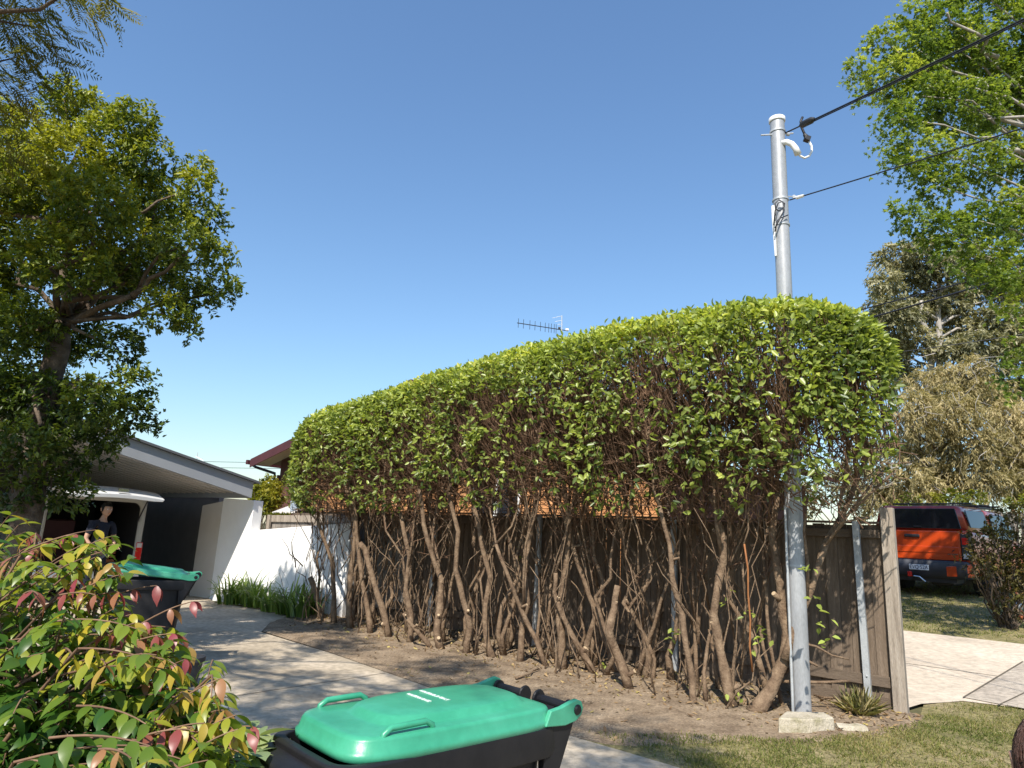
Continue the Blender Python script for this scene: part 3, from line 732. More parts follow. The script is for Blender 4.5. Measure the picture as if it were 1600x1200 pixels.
def crooked(a, b, n, amp, sag=0):
    a, b = Vector(a), Vector(b); pts = []; o = random.uniform(0, 99)
    for i in range(n + 1):
        t = i / n; q = a.lerp(b, t); w = math.sin(math.pi * t) ** .6 if 0 < t < 1 else 0
        q += V(noise.noise(V(o, t * 3.1, 0)), noise.noise(V(o, t * 3.1, 5)), .5 * noise.noise(V(o, t * 3.1, 9))) * amp * w * 2
        q.z -= sag * math.sin(math.pi * t); pts.append(q)
    return pts
def taper(r0, r1, n): return [(r0 + (r1 - r0) * i / n) * random.uniform(.93, 1.08) for i in range(n + 1)]
HEDGE_TIPS = []; HEDGE_NODES = []
def stem_mesh(path, r0, r1, forks, name='stem', cuts=0):
    """one hedge stem: a trunk along path, limbs from its upper half, knobby with pruned stubs"""
    m = MB(); n = len(path) - 1
    rr = taper(r0, r1, n); rr[0] *= 1.25
    for i in range(1, n):
        if random.random() < .3: rr[i] *= 1.16
    m.tube(path, rr, 8)
    stubs = []
    for _ in range(cuts):
        i = random.randint(1, n - 1); p = path[i]; d = V(random.uniform(-1, 1), random.uniform(-1, .2), random.uniform(.2, .9)).normalized()
        q = p + d * (rr[i] + random.uniform(.03, .10)); rs = min(.024, rr[i] * random.uniform(.4, .65))
        m.tube([p, q], [rs * 1.25, rs], 7); stubs.append((q, d, rs))
    for tgt in forks:
        st = path[-1] if random.random() < .45 else path[random.randint(max(1, n // 3), n)]
        lp2 = crooked(st, tgt, 5, .13); m.tube(lp2, taper(r1 * .75, .009, 5), 6); HEDGE_NODES.extend(lp2[1:])
        for _ in range(3):
            i = random.randint(2, 5); e = clip_in(tgt + V(random.gauss(0, .28), random.gauss(0, .28), random.uniform(.1, .55)))
            lp3 = crooked(lp2[i], e, 3, .07); m.tube(lp3, taper(.010, .005, 3), 5, cap=False); HEDGE_TIPS.append(e); HEDGE_NODES.extend(lp3[1:3])
        HEDGE_TIPS.append(tgt)
    ob = m.build(name, MAT['bark'], hedge, smooth=True)
    for q, d, rs in stubs:
        cm = MB(); a = d.orthogonal().normalized(); b = d.cross(a); cm.v = [tuple(q + d * .0015 - base_loc(hedge) + (a * math.cos(k) + b * math.sin(k)) * rs * .93) for k in [i * math.pi / 4 for i in range(8)]]
        cm.f = [list(range(8))]; cm.build('cut_face', MAT['cut'], ob, world=False)
    return ob
def clip_in(p):
    q = Vector((p.x, p.y, 0)) - HX; s = q.dot(FD); t = -q.dot(NB); s2 = min(S1 - .45, max(S0 + .3, s)); t2 = min(.68, max(-.68, t))
    return HX + FD * s2 - NB * t2 + V(0, 0, min(p.z, lerp_t(ZT, s2) - .30))
def crown_target(s, t, zlo=2.35, zhi=3.1): return clip_in(HX + FD * (s + random.gauss(0, .25)) - NB * (t + random.gauss(0, .25)) + V(0, 0, random.uniform(zlo, zhi)))
def hs(p): q = Vector((p[0], p[1], 0)) - HX; return q.dot(FD), -q.dot(NB)
# stems that the photograph shows clearly: base pixel, then pixels up the stem (at the depth of the base, dy towards the back)
HERO = [
    ([(1146, 1106), (1133, 1050), (1124, 1010), (1115, 960), (1122, 915), (1130, 880), (1130, 840), (1118, 790)], .060, .036, 3, 3),
    ([(1178, 1112), (1205, 1078), (1226, 1030), (1230, 985), (1221, 940), (1215, 890), (1206, 840), (1215, 770)], .082, .035, 3, 2),
    ([(1226, 1030), (1240, 985), (1258, 945), (1268, 920), (1280, 880), (1297, 835), (1330, 775), (1352, 720)], .045, .030, 4, 1),
    ([(1085, 1100), (1082, 1060), (1072, 1010), (1066, 960), (1050, 900), (1046, 850), (1030, 790)], .042, .026, 2, 1),
    ([(984, 1076), (970, 1035), (957, 1005), (952, 985), (960, 950), (965, 915)], .050, .040, 0, 2),
    ([(966, 1052), (950, 1010), (938, 975), (920, 930), (902, 880), (890, 830), (868, 770)], .044, .026, 3, 1),
    ([(930, 1052), (910, 1020), (890, 985), (876, 955), (866, 925), (868, 895)], .042, .030, 1, 3),
    ([(1014, 1045), (1022, 1000), (1030, 955), (1035, 900), (1040, 840), (1035, 770)], .058, .030, 3, 1),
    ([(878, 1046), (878, 1000), (872, 950), (884, 890), (890, 820), (880, 750)], .062, .030, 3, 0),
    ([(856, 1042), (838, 1000), (822, 970), (805, 930), (790, 890), (775, 850)], .038, .024, 2, 1),
    ([(772, 1028), (760, 995), (758, 950), (766, 900), (752, 850), (740, 790)], .055, .030, 3, 1),
    ([(690, 1014), (682, 985), (688, 950), (690, 905), (676, 870), (662, 820), (655, 760)], .060, .032, 3, 2),
    ([(676, 1012), (655, 990), (640, 972), (630, 958)], .036, .026, 0, 2),
    ([(608, 996), (600, 960), (590, 930), (580, 895), (570, 858), (562, 848)], .056, .045, 0, 2),
    ([(578, 990), (574, 950), (566, 910), (560, 860), (556, 800), (545, 750)], .045, .026, 3, 0),
    ([(503, 968), (496, 940), (490, 915), (484, 902)], .058, .052, 0, 1),
    ([(489, 908), (492, 870), (490, 830), (492, 780), (490, 730)], .034, .022, 3, 0),
    ([(522, 974), (522, 930), (520, 880), (505, 840), (496, 810)], .050, .026, 2, 0),
    ([(548, 982), (546, 930), (552, 870), (556, 820), (540, 760)], .060, .030, 3, 0),
    ([(640, 1004), (642, 960), (634, 920), (640, 870), (625, 800)], .050, .028, 3, 0),
    ([(728, 1022), (735, 980), (724, 940), (712, 890), (716, 830), (700, 770)], .052, .028, 3, 1),
    ([(812, 1036), (815, 990), (825, 940), (820, 890), (830, 830), (838, 770)], .048, .028, 3, 1),
    ([(1104, 1098), (1100, 1050), (1106, 1005), (1112, 985)], .022, .018, 0, 0),
]
for px, r0, r1, nf, ncut in HERO:
    b = G(px[0][0], px[0][1])
    if px[0] == (1226, 1030): b = at(1226, 1030, G(1178, 1112).y)
    r0 *= .84; r1 *= .84
    s, t = hs(b); path = [b - V(0, 0, .03) if b.z < .1 else b]
    y = b.y
    for i, (qx, qy) in enumerate(px[1:]):
        y += random.uniform(-.03, .07); path.append(at(qx, qy, y))
    # subdivide with small knots
    pp2 = [path[0]]
    for a, c in zip(path, path[1:]):
        mid = a.lerp(c, .5) + V(random.gauss(0, .008), random.gauss(0, .012), 0); pp2 += [mid, c]
    se, te = hs(pp2[-1])
    stem_mesh(pp2, r0, r1, [crown_target(se, te * .6, 2.4, 3.2) for _ in range(nf)], cuts=ncut)
# the second row, nearer the fence, and thin suckers between
for i in range(42):
    s = .15 + i * .186 + random.uniform(-.15, .15); t = random.uniform(-.40, .12)
    b = HX + FD * s - NB * t; e = b + FD * random.gauss(0, .22) + NB * random.uniform(-.1, .15) + V(0, 0, random.uniform(1.5, 2.1))
    stem_mesh(crooked(b - V(0, 0, .03), e, 6, .12), random.uniform(.017, .038), .013, [crown_target(s, random.uniform(-.5, .6)) for _ in range(4)], cuts=random.choice((0, 0, 1)))
tw = MB()
for i in range(330):
    s = random.uniform(.25, 8.1); t = random.uniform(-.5, .55); b = HX + FD * s - NB * t + V(0, 0, random.choice((0, random.uniform(.3, 1.0), random.uniform(.8, 1.7))))
    e = b + FD * random.gauss(0, .3) - NB * random.gauss(0, .2) + V(0, 0, random.uniform(.4, 1.3))
    tw.tube(crooked(b, e, 4, .07), taper(random.uniform(.005, .012), .0035, 4), 5, cap=True)
tw.build('sucker_shoots', MAT['bark'], hedge, smooth=True)['kind'] = 'stuff'
tw = MB()
for i in range(7400):
    s = random.uniform(S0 + .15, S1 - .15); q_ = random.uniform(-1, 1); phi = math.copysign(math.asin(abs(q_) ** 1.6), q_) if random.random() < .55 else (R(random.uniform(60, 120)) if random.random() < .3 else math.pi - math.copysign(math.asin(abs(q_) ** 1.6), q_))
    o = hpoint(s, phi, random.uniform(.90, 1.0)); zt = lerp_t(ZT, s)
    k0 = random.uniform(.15, .72); base = hpoint(s + random.gauss(0, .12), phi, k0); base.z -= random.uniform(.15, .55)
    if base.z > o.z + .1: base.z = o.z - random.uniform(0, .3)
    if o.z < 1.95 and random.random() < .6: continue
    tw.tube(crooked(base, o, 3, .055), [random.uniform(.004, .007), .0042, .0032, .002], 4, cap=False)
for e in HEDGE_TIPS:
    for _ in range(6):
        o = clip_in(e + V(random.gauss(0, .22), random.gauss(0, .22), random.uniform(.05, .5)))
        tw.tube(crooked(e + V(0, 0, -.02), o, 3, .05), [.0065, .005, .004, .003], 4, cap=False)
HN_ = [q for q in HEDGE_NODES if 1.0 < q.z < 2.75]
for i in range(3300):
    b = random.choice(HN_); a = random.uniform(0, 6.283); sp_ = random.uniform(.06, .40); up_ = random.uniform(.10, .75)
    e = clip_in(b + V(math.cos(a) * sp_, math.sin(a) * sp_ - .05, up_))
    pq = crooked(b, e, 4, .075); tw.tube(pq, [random.uniform(.0045, .0075), .005, .0042, .0034, .0022], 4, cap=False)
    if random.random() < .5:
        c_ = pq[random.randint(1, 3)]; tw.tube(crooked(c_, clip_in(c_ + V(random.gauss(0, .13), random.gauss(0, .13), random.uniform(.02, .3))), 2, .04), [.004, .003, .002], 3, cap=False)
tw.build('twigs', MAT['twig'], hedge, smooth=True)['kind'] = 'stuff'
# a few leafy side shoots low on the stems, and bare pruned sticks at the street end
pv, dv = [], []
for (px, py, dy) in ((1170, 965, 0), (1183, 985, 0), (1190, 1005, 0), (1278, 935, 0), (1282, 965, 0), (1290, 1000, 0), (1265, 890, 0), (1132, 930, 0), (1045, 1000, -.1), (1062, 985, .1), (880, 1040, -.1), (946, 1040, -.1), (745, 1010, 0), (1150, 1090, -.1), (812, 870, .1), (815, 850, .1), (690, 790, 0), (700, 690, -.1)):
    c = at(px, py, G(1160, 1108).y + (1160 - px) * .0085 + dy)
    for _ in range(5):
        pv.append(c + V(random.gauss(0, .03), random.gauss(0, .03), random.gauss(0, .04))); dv.append((random.gauss(0, 1), random.gauss(-.3, .6), random.gauss(-.1, .5)))
n = len(pv)
foliage('side_shoots', np.array(pv), np.array(dv), np.stack([rng.normal(0, .4, n), rng.normal(-.4, .4, n), np.ones(n)], 1), rng.uniform(.06, .10, n), rng.uniform(.03, .045, n), rng.uniform(.45, .85, n), hm, hedge)
for pts, r0 in (([(1215, 1060), (1245, 1037), (1265, 1034), (1278, 1041)], .017), ([(1245, 1003), (1275, 1010), (1300, 1024), (1326, 1030)], .012), ([(1210, 1064), (1250, 1066), (1290, 1066), (1328, 1064)], .017),
                ([(1158, 1060), (1164, 1000), (1165, 940), (1160, 880)], .013), ([(1090, 1090), (1098, 1060), (1108, 1025)], .014), ([(1290, 850), (1320, 815), (1358, 808)], .013),
                ([(1262, 932), (1262, 880), (1256, 830), (1262, 770)], .016), ([(1330, 800), (1372, 760), (1400, 735)], .014), ([(1295, 845), (1335, 790), (1380, 735)], .016)):
    y0 = PB.y - .02 + (1254 - pts[0][0]) * .003
    m = MB(); P_ = [at(x, y, y0 - .03 * i) for i, (x, y) in enumerate(pts)]
    m.tube(P_, taper(r0, r0 * .7, len(P_) - 1), 7); m.build('branch', MAT['bark'], hedge, smooth=True)
# orange-brown cut canes
for (x0, y0, x1, y1, dpt, lab) in ((1176, 1050, 1163, 850, 6.5, 0),):
    MB().tube(crooked(at(x0, y0, dpt), at(x1, y1, dpt), 5, .02), .0085, 6).build('cane', MAT['cane'], hedge, smooth=True)

# loose prunings lying on the soil
for i, (x0, y0, x1, y1) in enumerate(((806, 1060, 842, 1045), (1272, 1086, 1340, 1100), (720, 1016, 760, 1000), (480, 975, 505, 970))):
    a, b = G(x0, y0, .03), G(x1, y1, .05)
    st = MB().tube(crooked(a, b, 4, .03), taper(.012, .008, 4), 6).build('pruned_stick', MAT['bark'], smooth=True)
    tag(st, ('straw-coloured pruned stick on the soil above the green bin hinge', 'pruned stick lying right of the steel pole footing', 'pruned stick lying by the hedge stems in mid hedge', 'pruned stick at the foot of the leftmost hedge stump')[i], 'stick', 'prunings on the soil')

# ------------------------------------------------------------------ trees
def sprays(clumps, dens, nl, twl, up=.4, droop=.0, spread=1.0, leafL=(.05, .08), asp=.45, inner=.35):
    """clumps: (centre, (rx, ry, rz)); returns leaf arrays"""
    Ps, Ds, Ns, Ls, Ws, Ts = [], [], [], [], [], []
    for c, rad in clumps:
        rad = np.array(rad if hasattr(rad, '__len__') else (rad, rad, rad), float)
        ns = max(3, int(dens * (rad[0] * rad[1] * rad[2]) ** (2 / 3)))
        dr = norm(rng.normal(0, 1, (ns, 3))); rr = rng.uniform(inner, 1, (ns, 1)) ** .6
        o = np.array(c) + dr * rad * rr
        sd = norm(dr * .8 + np.array([0, 0, up]) + rng.normal(0, .45, (ns, 3)))
        cl_t = rng.normal(0, .10)
        t = rng.uniform(0, 1, (ns, nl, 1))
        P = o[:, None] + sd[:, None] * t * twl * rng.uniform(.6, 1.2, (ns, 1, 1)) + np.array([0, 0, -1.]) * droop * (t ** 2) * twl
        side = norm(np.cross(sd, rng.normal(0, 1, (ns, 3))))[:, None] * np.where(rng.random((ns, nl, 1)) < .5, 1, -1)
        D = sd[:, None] * .5 + side * spread + rng.normal(0, .35, (ns, nl, 3)) + np.array([0, 0, -droop])
        N = rng.normal(0, .5, (ns, nl, 3)) + np.array([0, 0, .9]) + dr[:, None] * .35
        L = rng.uniform(*leafL, (ns, nl))
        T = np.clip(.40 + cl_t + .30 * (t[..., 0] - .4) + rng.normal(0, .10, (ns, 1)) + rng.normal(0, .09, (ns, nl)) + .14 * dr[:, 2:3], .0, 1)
        Ps.append(P.reshape(-1, 3)); Ds.append(D.reshape(-1, 3)); Ns.append(N.reshape(-1, 3)); Ls.append(L.ravel()); Ws.append(L.ravel() * asp); Ts.append(T.ravel())
    return [np.concatenate(a) for a in (Ps, Ds, Ns, Ls, Ws, Ts)]
def limb(name, mat, parent, a, b, r0, r1, amp=.15, n=7, k=7):
    pts = crooked(a, b, n, amp); MB().tube(pts, taper(r0, r1, n), k).build(name, mat, parent, smooth=True); return pts

# --- left tree
LT = thing('broadleaf_tree', 'dense tree with a sunlit yellow-green tint painted on its top standing at left in front of the carport', 'tree', at(28, 905, 7.4) * 1.0)
LT.location.z = 0
TL = [V(LT.location.x, LT.location.y, -.05), at(45, 790, 7.4), at(62, 690, 7.45), at(78, 590, 7.5), at(95, 500, 7.5)]
pts = []
for a, b in zip(TL, TL[1:]): pts += [a, a.lerp(b, .5) + V(random.gauss(0, .02), 0, 0)]
pts.append(TL[-1]); MB().tube(pts, taper(.155, .11, len(pts) - 1), 12).build('trunk', MAT['treebark'], LT, smooth=True)
fork = TL[-1]
for (px, py, dy, r0) in ((160, 482, -.2, .07), (205, 462, -.3, .055)): pass
limb('branch', MAT['treebark'], LT, fork + V(.1, -.05, -.1), at(205, 462, 7.15), .045, .03, .05)
limb('branch', MAT['treebark'], LT, at(205, 462, 7.15), at(300, 380, 6.9), .035, .012, .1)
CL = [(100, 155, 34, 0), (138, 182, 40, .3), (205, 190, 36, -.2), (175, 225, 55, .1), (60, 205, 38, .5), (110, 255, 62, -.3), (232, 250, 46, 0), (45, 290, 66, 0), (150, 320, 66, -.6), (246, 320, 46, .3), (305, 262, 15, 0), (312, 298, 32, -.1),
      (322, 345, 28, 0), (290, 385, 46, -.3), (340, 400, 22, .1), (345, 455, 28, 0), (215, 400, 62, .4), (305, 468, 34, .2), (255, 490, 34, -.2), (295, 515, 18, 0), (100, 410, 70, -.5), (20, 400, 60, .3), (30, 510, 55, -.2), (110, 520, 46, .5), (185, 545, 36, 0), (165, 455, 40, .8),
      (205, 608, 26, -.1), (225, 600, 16, 0), (60, 630, 55, .1), (150, 630, 44, -.4), (215, 655, 24, .1), (232, 668, 12, 0), (120, 705, 42, .2), (40, 700, 46, -.4), (165, 678, 30, .2), (10, 610, 40, .3), (80, 765, 30, .1), (115, 775, 22, .2), (20, 770, 26, -.2), (-40, 300, 80, 0), (-60, 450, 90, .2), (-50, 620, 80, 0), (-10, 190, 40, .6),
      (90, 330, 60, .7), (200, 310, 60, .7), (150, 430, 70, .8), (60, 540, 60, .8), (240, 420, 50, .7), (120, 640, 50, .8), (30, 250, 50, .6)]
LC = []
for px, py, rp, dy in CL:
    Y = 7.3 + dy; c = at(px, py, Y); r_ = rp * Y / FPX; LC.append((c, (r_, r_ * .95, r_ * .8)))
    if rp > 20:
        t_ = TL[3] if py > 560 else (TL[4] if py > 300 else fork.lerp(at(140, 280, 7.4), .6))
        if random.random() < .75: limb('branch', MAT['treebark'], LT, t_, c, .045 if rp > 40 else .03, .008, .2, 6, 6)
limb('branch', MAT['treebark'], LT, fork, at(140, 270, 7.4), .08, .035, .15, 8, 9)
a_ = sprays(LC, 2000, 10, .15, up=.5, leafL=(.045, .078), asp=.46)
sun_gain = np.clip((a_[0][:, 2] - 2.6) / 3.2, 0, 1); a_[5] = np.clip(a_[5] * .9 - .04 + .50 * sun_gain, 0, 1)  # leaf tint rises with height: sunlight painted into the crown top
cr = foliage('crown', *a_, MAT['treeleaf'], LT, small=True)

# --- feathery tree overhead at far left
FT = thing('feathery_tree', 'tall tree with fine feathery foliage hanging into the top left corner', 'tree', V(-7.2, 4.6, 0))
limb('trunk', MAT['treebark'], FT, V(-7.2, 4.6, -.05), V(-7.0, 4.7, 5.2), .24, .15, .25, 8, 12)
def fronds(cs, n_each, flen):
    P, D, N, L, W, T = [], [], [], [], [], []
    for c, rd in cs:
        for _ in range(int(n_each * (rd / .5) ** 2)):
            dr = norm(rng.normal(0, 1, 3)); o = np.array(c) + dr * rd * random.random() ** .5
            ax = norm(np.array([random.uniform(-.2, 1), random.uniform(-.7, .7), random.uniform(-.75, .3)])); up = norm(np.array([random.gauss(0, .3), random.gauss(0, .3), 1])); sd = norm(np.cross(ax, up)); fl_ = flen * random.uniform(.6, 1.2); tt = random.gauss(.45, .2)
            for i in range(13):
                u_ = i / 12; q = o + ax * fl_ * u_ + np.array([0, 0, -.18 * fl_ * u_ * u_])
                for sg in (1, -1):
                    P.append(q); D.append(sd * sg + ax * .55 + rng.normal(0, .12, 3) + np.array([0, 0, -.25])); N.append(up); L.append(fl_ * .26 * math.sin(math.pi * (.15 + .8 * u_)) + .01); W.append(.015); T.append(min(1, max(0, tt + random.gauss(0, .1))))
    return [np.array(x, float) for x in (P, D, N, L, W, T)]
FC = []
for px, py, rp, Y in ((20, 20, 60, 5.6), (70, 45, 45, 5.5), (120, 15, 34, 5.5), (160, 8, 22, 5.5), (25, 90, 50, 5.7), (85, 85, 28, 5.6), (15, 150, 44, 5.8), (60, 125, 28, 5.7), (8, 215, 30, 5.9), (-60, 60, 90, 5.6), (-90, 180, 90, 5.8), (30, -60, 70, 5.2), (-20, 260, 40, 6), (140, -50, 60, 5.0)):
    FC.append((at(px, py, Y), rp * Y / FPX))
for c in ((-3.5, 1.5, 6.3), (-2.6, .8, 6.9), (-4.4, 2.6, 6.0), (-3.4, .1, 6.6), (-2.4, 1.9, 7.1), (-4.8, 1.3, 5.8), (-5.6, 3.2, 6.4), (-4.0, 3.0, 7.2), (-1.6, .2, 7.2), (-1.3, -1.2, 6.4), (-.7, -.6, 7.0), (-2.0, -1.4, 6.6), (-5.2, 4.6, 7.2), (-6.4, 2.2, 7.0), (-.5, -1.7, 6.3)):
    FC.append((Vector(c), .62))
for c, rd in FC:
    if rd > .2: limb('branch', MAT['treebark'], FT, V(-7.0, 4.7, 5.0).lerp(Vector(c), random.uniform(.0, .3)), c, .05, .006, .3, 7, 6)
a_ = fronds(FC, 100, .34)
foliage('crown', *a_, MAT['feather'], FT, fold=0, curl=.05, small=True)

# --- star-leaved tree at the top right
RT = thing('star_leaved_tree', 'bright green star-leaved tree leaning in from the right edge', 'tree', V(9.35, 9.1, 0))
RT.location.z = hgt(9.35, 9.1)
limb('trunk', MAT['palebark'], RT, RT.location - V(0, 0, .1), V(9.0, 9.0, 7.8), .22, .08, .3, 10, 12)
CR = [(1425, 20, 22, 11), (1465, 35, 45, 11.2), (1380, 62, 26, 10.8), (1430, 75, 50, 11), (1345, 105, 22, 10.6), (1395, 120, 42, 10.9), (1352, 150, 14, 10.5), (1440, 150, 55, 10.8), (1400, 185, 32, 10.5), (1392, 225, 20, 10.4), (1440, 235, 42, 10.6), (1402, 255, 18, 10.3), (1465, 290, 32, 10.6), (1425, 262, 16, 10.3), (1500, 80, 60, 11.4), (1560, 50, 70, 11.5), (1510, 170, 60, 11), (1580, 130, 60, 11.6), (1520, 260, 50, 10.8),
      (1408, 330, 16, 10.2), (1398, 328, 8, 10.2), (1440, 345, 32, 10.3), (1480, 360, 34, 10.4), (1530, 345, 42, 10.6), (1590, 330, 50, 10.8), (1475, 385, 22, 10.2), (1540, 400, 36, 10.4), (1590, 420, 34, 10.6), (1590, 480, 24, 10.4), (1560, 440, 22, 10.3), (1595, 540, 18, 10.4), (1570, 580, 13, 10.3), (1592, 605, 14, 10.4), (1520, 425, 16, 10.2), (1580, 240, 40, 11.4),
      (1660, 100, 90, 11.5), (1680, 260, 90, 11.2), (1660, 420, 70, 10.8), (1640, 560, 40, 10.6), (1760, 180, 110, 11.5), (1780, 380, 100, 11.3), (1500, -40, 70, 11.2), (1620, -60, 90, 11.5), (1740, -30, 110, 11.5), (1560, 160, 60, 12.6), (1640, 330, 70, 12.6), (1480, 110, 50, 12.4)]
RC = []
for px, py, rp, Y in CR:
    Y *= .78; c = at(px, py, Y); r_ = rp * Y / FPX; RC.append((c, (r_, r_ * .9, r_ * .75)))
    if rp > 24:
        z = max(2.2, min(7.2, c.z - .5)); st = V(9.1, 9.05, z)
        limb('branch', MAT['palebark'], RT, st, c, .05 if rp > 45 else .035, .008, .22, 6, 6)
for (x0, y0, x1, y1) in ((1640, 188, 1545, 186), (1640, 205, 1530, 176), (1600, 240, 1530, 215), (1560, 90, 1480, 20)):
    limb('branch', MAT['palebark'], RT, at(x0, y0, 8.6), at(x1, y1, 8.3), .036, .014, .12, 5, 7)
P, D, N, L, W, T = sprays(RC, 1150, 8, .19, up=.05, droop=.35, spread=.8, leafL=(.058, .092), asp=.5, inner=.25)
# each leaf is a star of five lobes
n = len(P); D = norm(D); B = norm(np.cross(D, N)); lob = []
for ang, sc in ((0, 1.0), (.95, .82), (-.95, .82), (1.9, .55), (-1.9, .55)):
    d2 = D * math.cos(ang) + B * math.sin(ang); lob.append((P + D * (L * .5)[:, None], d2, N, L * .62 * sc, L * .30, T))
A = [np.concatenate([l[k] for l in lob]) for k in range(6)]
foliage('crown', *A, MAT['sweetgum'], RT, fold=.05, curl=.1, small=True)

# --- gum tree far behind, weeping tree in front of it
GT = thing('gum_tree', 'tall gum tree with haze-paled olive-grey leaves and twin pale trunks behind the weeping tree', 'tree', at(1462, 820, 34))
GT.location.z = hgt(GT.location.x, GT.location.y)
gb = GT.location
limb('trunk', MAT['palebark'], GT, gb + V(0, 0, -.1), at(1468, 440, 34), .27, .12, .3, 8, 9)
limb('trunk', MAT['palebark'], GT, at(1455, 630, 33.8), at(1440, 470, 33.5), .20, .10, .3, 6, 9)
CG = [(1395, 400, 26), (1440, 385, 22), (1385, 440, 24), (1425, 430, 34), (1470, 420, 30), (1395, 490, 36), (1440, 480, 36), (1480, 470, 34), (1370, 520, 26), (1360, 512, 14), (1395, 545, 28), (1430, 530, 28), (1390, 580, 22), (1415, 585, 22), (1500, 510, 34), (1520, 450, 34), (1530, 540, 34), (1560, 500, 34), (1580, 550, 34), (1480, 545, 24), (1510, 400, 26), (1545, 420, 30), (1590, 450, 36), (1375, 470, 18), (1620, 520, 50), (1375, 600, 12), (1540, 600, 34), (1600, 610, 34), (1660, 470, 50)]
GC = []
for px, py, rp in CG:
    Y = 34 + random.uniform(-2, 2); c = at(px, py, Y); r_ = rp * Y / FPX; GC.append((c, (r_, r_, r_ * .62)))
    limb('branch', MAT['palebark'], GT, at(1466, min(640, py + 60), 34), c, .08, .02, .5, 6, 5)
a_ = sprays(GC, 190, 16, .55, up=.3, droop=.5, spread=.7, leafL=(.18, .32), asp=.34, inner=.2)
foliage('crown', *a_, MAT['gum'], GT, fold=.1, small=True)

WT = thing('weeping_tree', 'pale straw-coloured weeping tree behind the orange pickup', 'tree', at(1458, 840, 24))
WT.location.z = hgt(WT.location.x, WT.location.y)
wb = WT.location
limb('trunk', MAT['treebark'], WT, wb + V(0, 0, -.1), at(1462, 765, 24), .34, .26, .1, 5, 10)
for (x0, y0, x1, y1, r0) in ((1460, 780, 1500, 735, .2), (1500, 735, 1540, 690, .14), (1460, 770, 1440, 710, .16), (1440, 710, 1425, 660, .1), (1480, 760, 1490, 670, .12), (1540, 690, 1570, 650, .08), (1455, 790, 1400, 740, .09)):
    limb('branch', MAT['treebark'], WT, at(x0, y0, 24), at(x1, y1, 24), r0, r0 * .6, .15, 5, 8)
CW = [(1450, 605, 34), (1495, 590, 32), (1420, 640, 34), (1480, 640, 42), (1540, 620, 38), (1580, 650, 36), (1405, 690, 26), (1450, 690, 40), (1520, 690, 42), (1570, 700, 38), (1605, 690, 36), (1420, 740, 34), (1400, 770, 22), (1480, 745, 28), (1540, 750, 34), (1590, 750, 30), (1360, 750, 30), (1350, 700, 20), (1630, 660, 40), (1640, 730, 40), (1520, 575, 22), (1420, 780, 22), (1375, 780, 22)]
WC = []
wtw = MB()
for px, py, rp in CW:
    Y = 24 + random.uniform(-1.6, 1.6); c = at(px, py, Y); r_ = rp * Y / FPX; WC.append((c, (r_, r_, r_ * .85)))
    lp = limb('branch', MAT['treebark'], WT, at(1470, min(770, py + 70), 24), c, .06, .015, .4, 5, 5)
    for _ in range(30):
        o = Vector(c) + V(random.gauss(0, .5), random.gauss(0, .5), random.gauss(0, .5)) * r_; e = o + V(random.gauss(0, .35), random.gauss(0, .35), random.uniform(-.75, -.1))
        wtw.tube(crooked(o, e, 2, .06), [.014, .010, .005], 3, cap=False)
wtw.build('hanging_twigs', MAT['palebark'], WT)['kind'] = 'stuff'
a_ = sprays(WC, 330, 18, .55, up=.1, droop=.7, spread=.4, leafL=(.12, .24), asp=.19, inner=.1)
foliage('crown', *a_, MAT['weep'], WT, fold=0, small=True)

def bush(name, label, mat, clumps, dens, nl, leafL, asp=.45, cat='bush', tshift=0., twl=.15, stems=True, group=None, droop=.1, up=.4, base=None):
    c0 = clumps[0][0]; b = base or on_ground(c0[0], c0[1])
    t = thing(name, label, cat, b, 0, group)
    a = sprays(clumps, dens, nl, twl, up=up, droop=droop, leafL=leafL, asp=asp); a[5] = np.clip(a[5] + tshift, 0, 1)
    foliage('foliage', *a, mat, t, small=True)
    if stems:
        m = MB()
        for c, r_ in clumps:
            for _ in range(3): m.tube(crooked(b + V(random.gauss(0, .06), random.gauss(0, .06), -.03), Vector(c) + V(random.gauss(0, .1), random.gauss(0, .1), 0), 5, .12), taper(.018, .005, 5), 5, cap=False)
        m.build('stems', MAT['treebark'], t)
    return t
def pxc(px, py, Y, rp): return (at(px, py, Y), rp * Y / FPX)
bush('red_leaved_shrub', 'dark reddish shrub with olive leaves in front of the pickup side', MAT['redbush'], [pxc(1565, 900, 11.2, 34), pxc(1545, 850, 11.2, 28), pxc(1590, 840, 11.4, 34), pxc(1530, 885, 11, 18), pxc(1560, 815, 11.3, 14), pxc(1600, 900, 11.2, 30), pxc(1575, 940, 11.1, 22), pxc(1640, 870, 11.4, 50), pxc(1530, 840, 11.1, 14), pxc(1515, 870, 11.0, 7), pxc(1590, 800, 11.4, 12)], 800, 9, (.045, .085), twl=.14)
bush('clipped_bush', 'bright green bush beyond the pickup at the right edge', MAT['bushy'], [pxc(1592, 785, 21, 12), pxc(1620, 780, 21, 18), pxc(1570, 790, 21, 8)], 420, 8, (.08, .14))
bush('yellow_bush', 'yellow-green bush behind the pickup roof under the weeping tree', MAT['bushy'], [pxc(1490, 785, 20, 18), pxc(1460, 790, 20, 15), pxc(1520, 782, 20, 15), pxc(1420, 790, 20, 14), pxc(1395, 795, 20, 12)], 380, 8, (.08, .15), tshift=-.1)
bush('dark_conifer', 'very dark evergreen standing behind the weeping tree at the right edge', MAT['treeleaf'], [pxc(1585, 720, 30, 16), pxc(1580, 755, 29, 24), pxc(1610, 740, 29, 34), pxc(1600, 700, 30, 20)], 220, 9, (.12, .2), tshift=-.45)
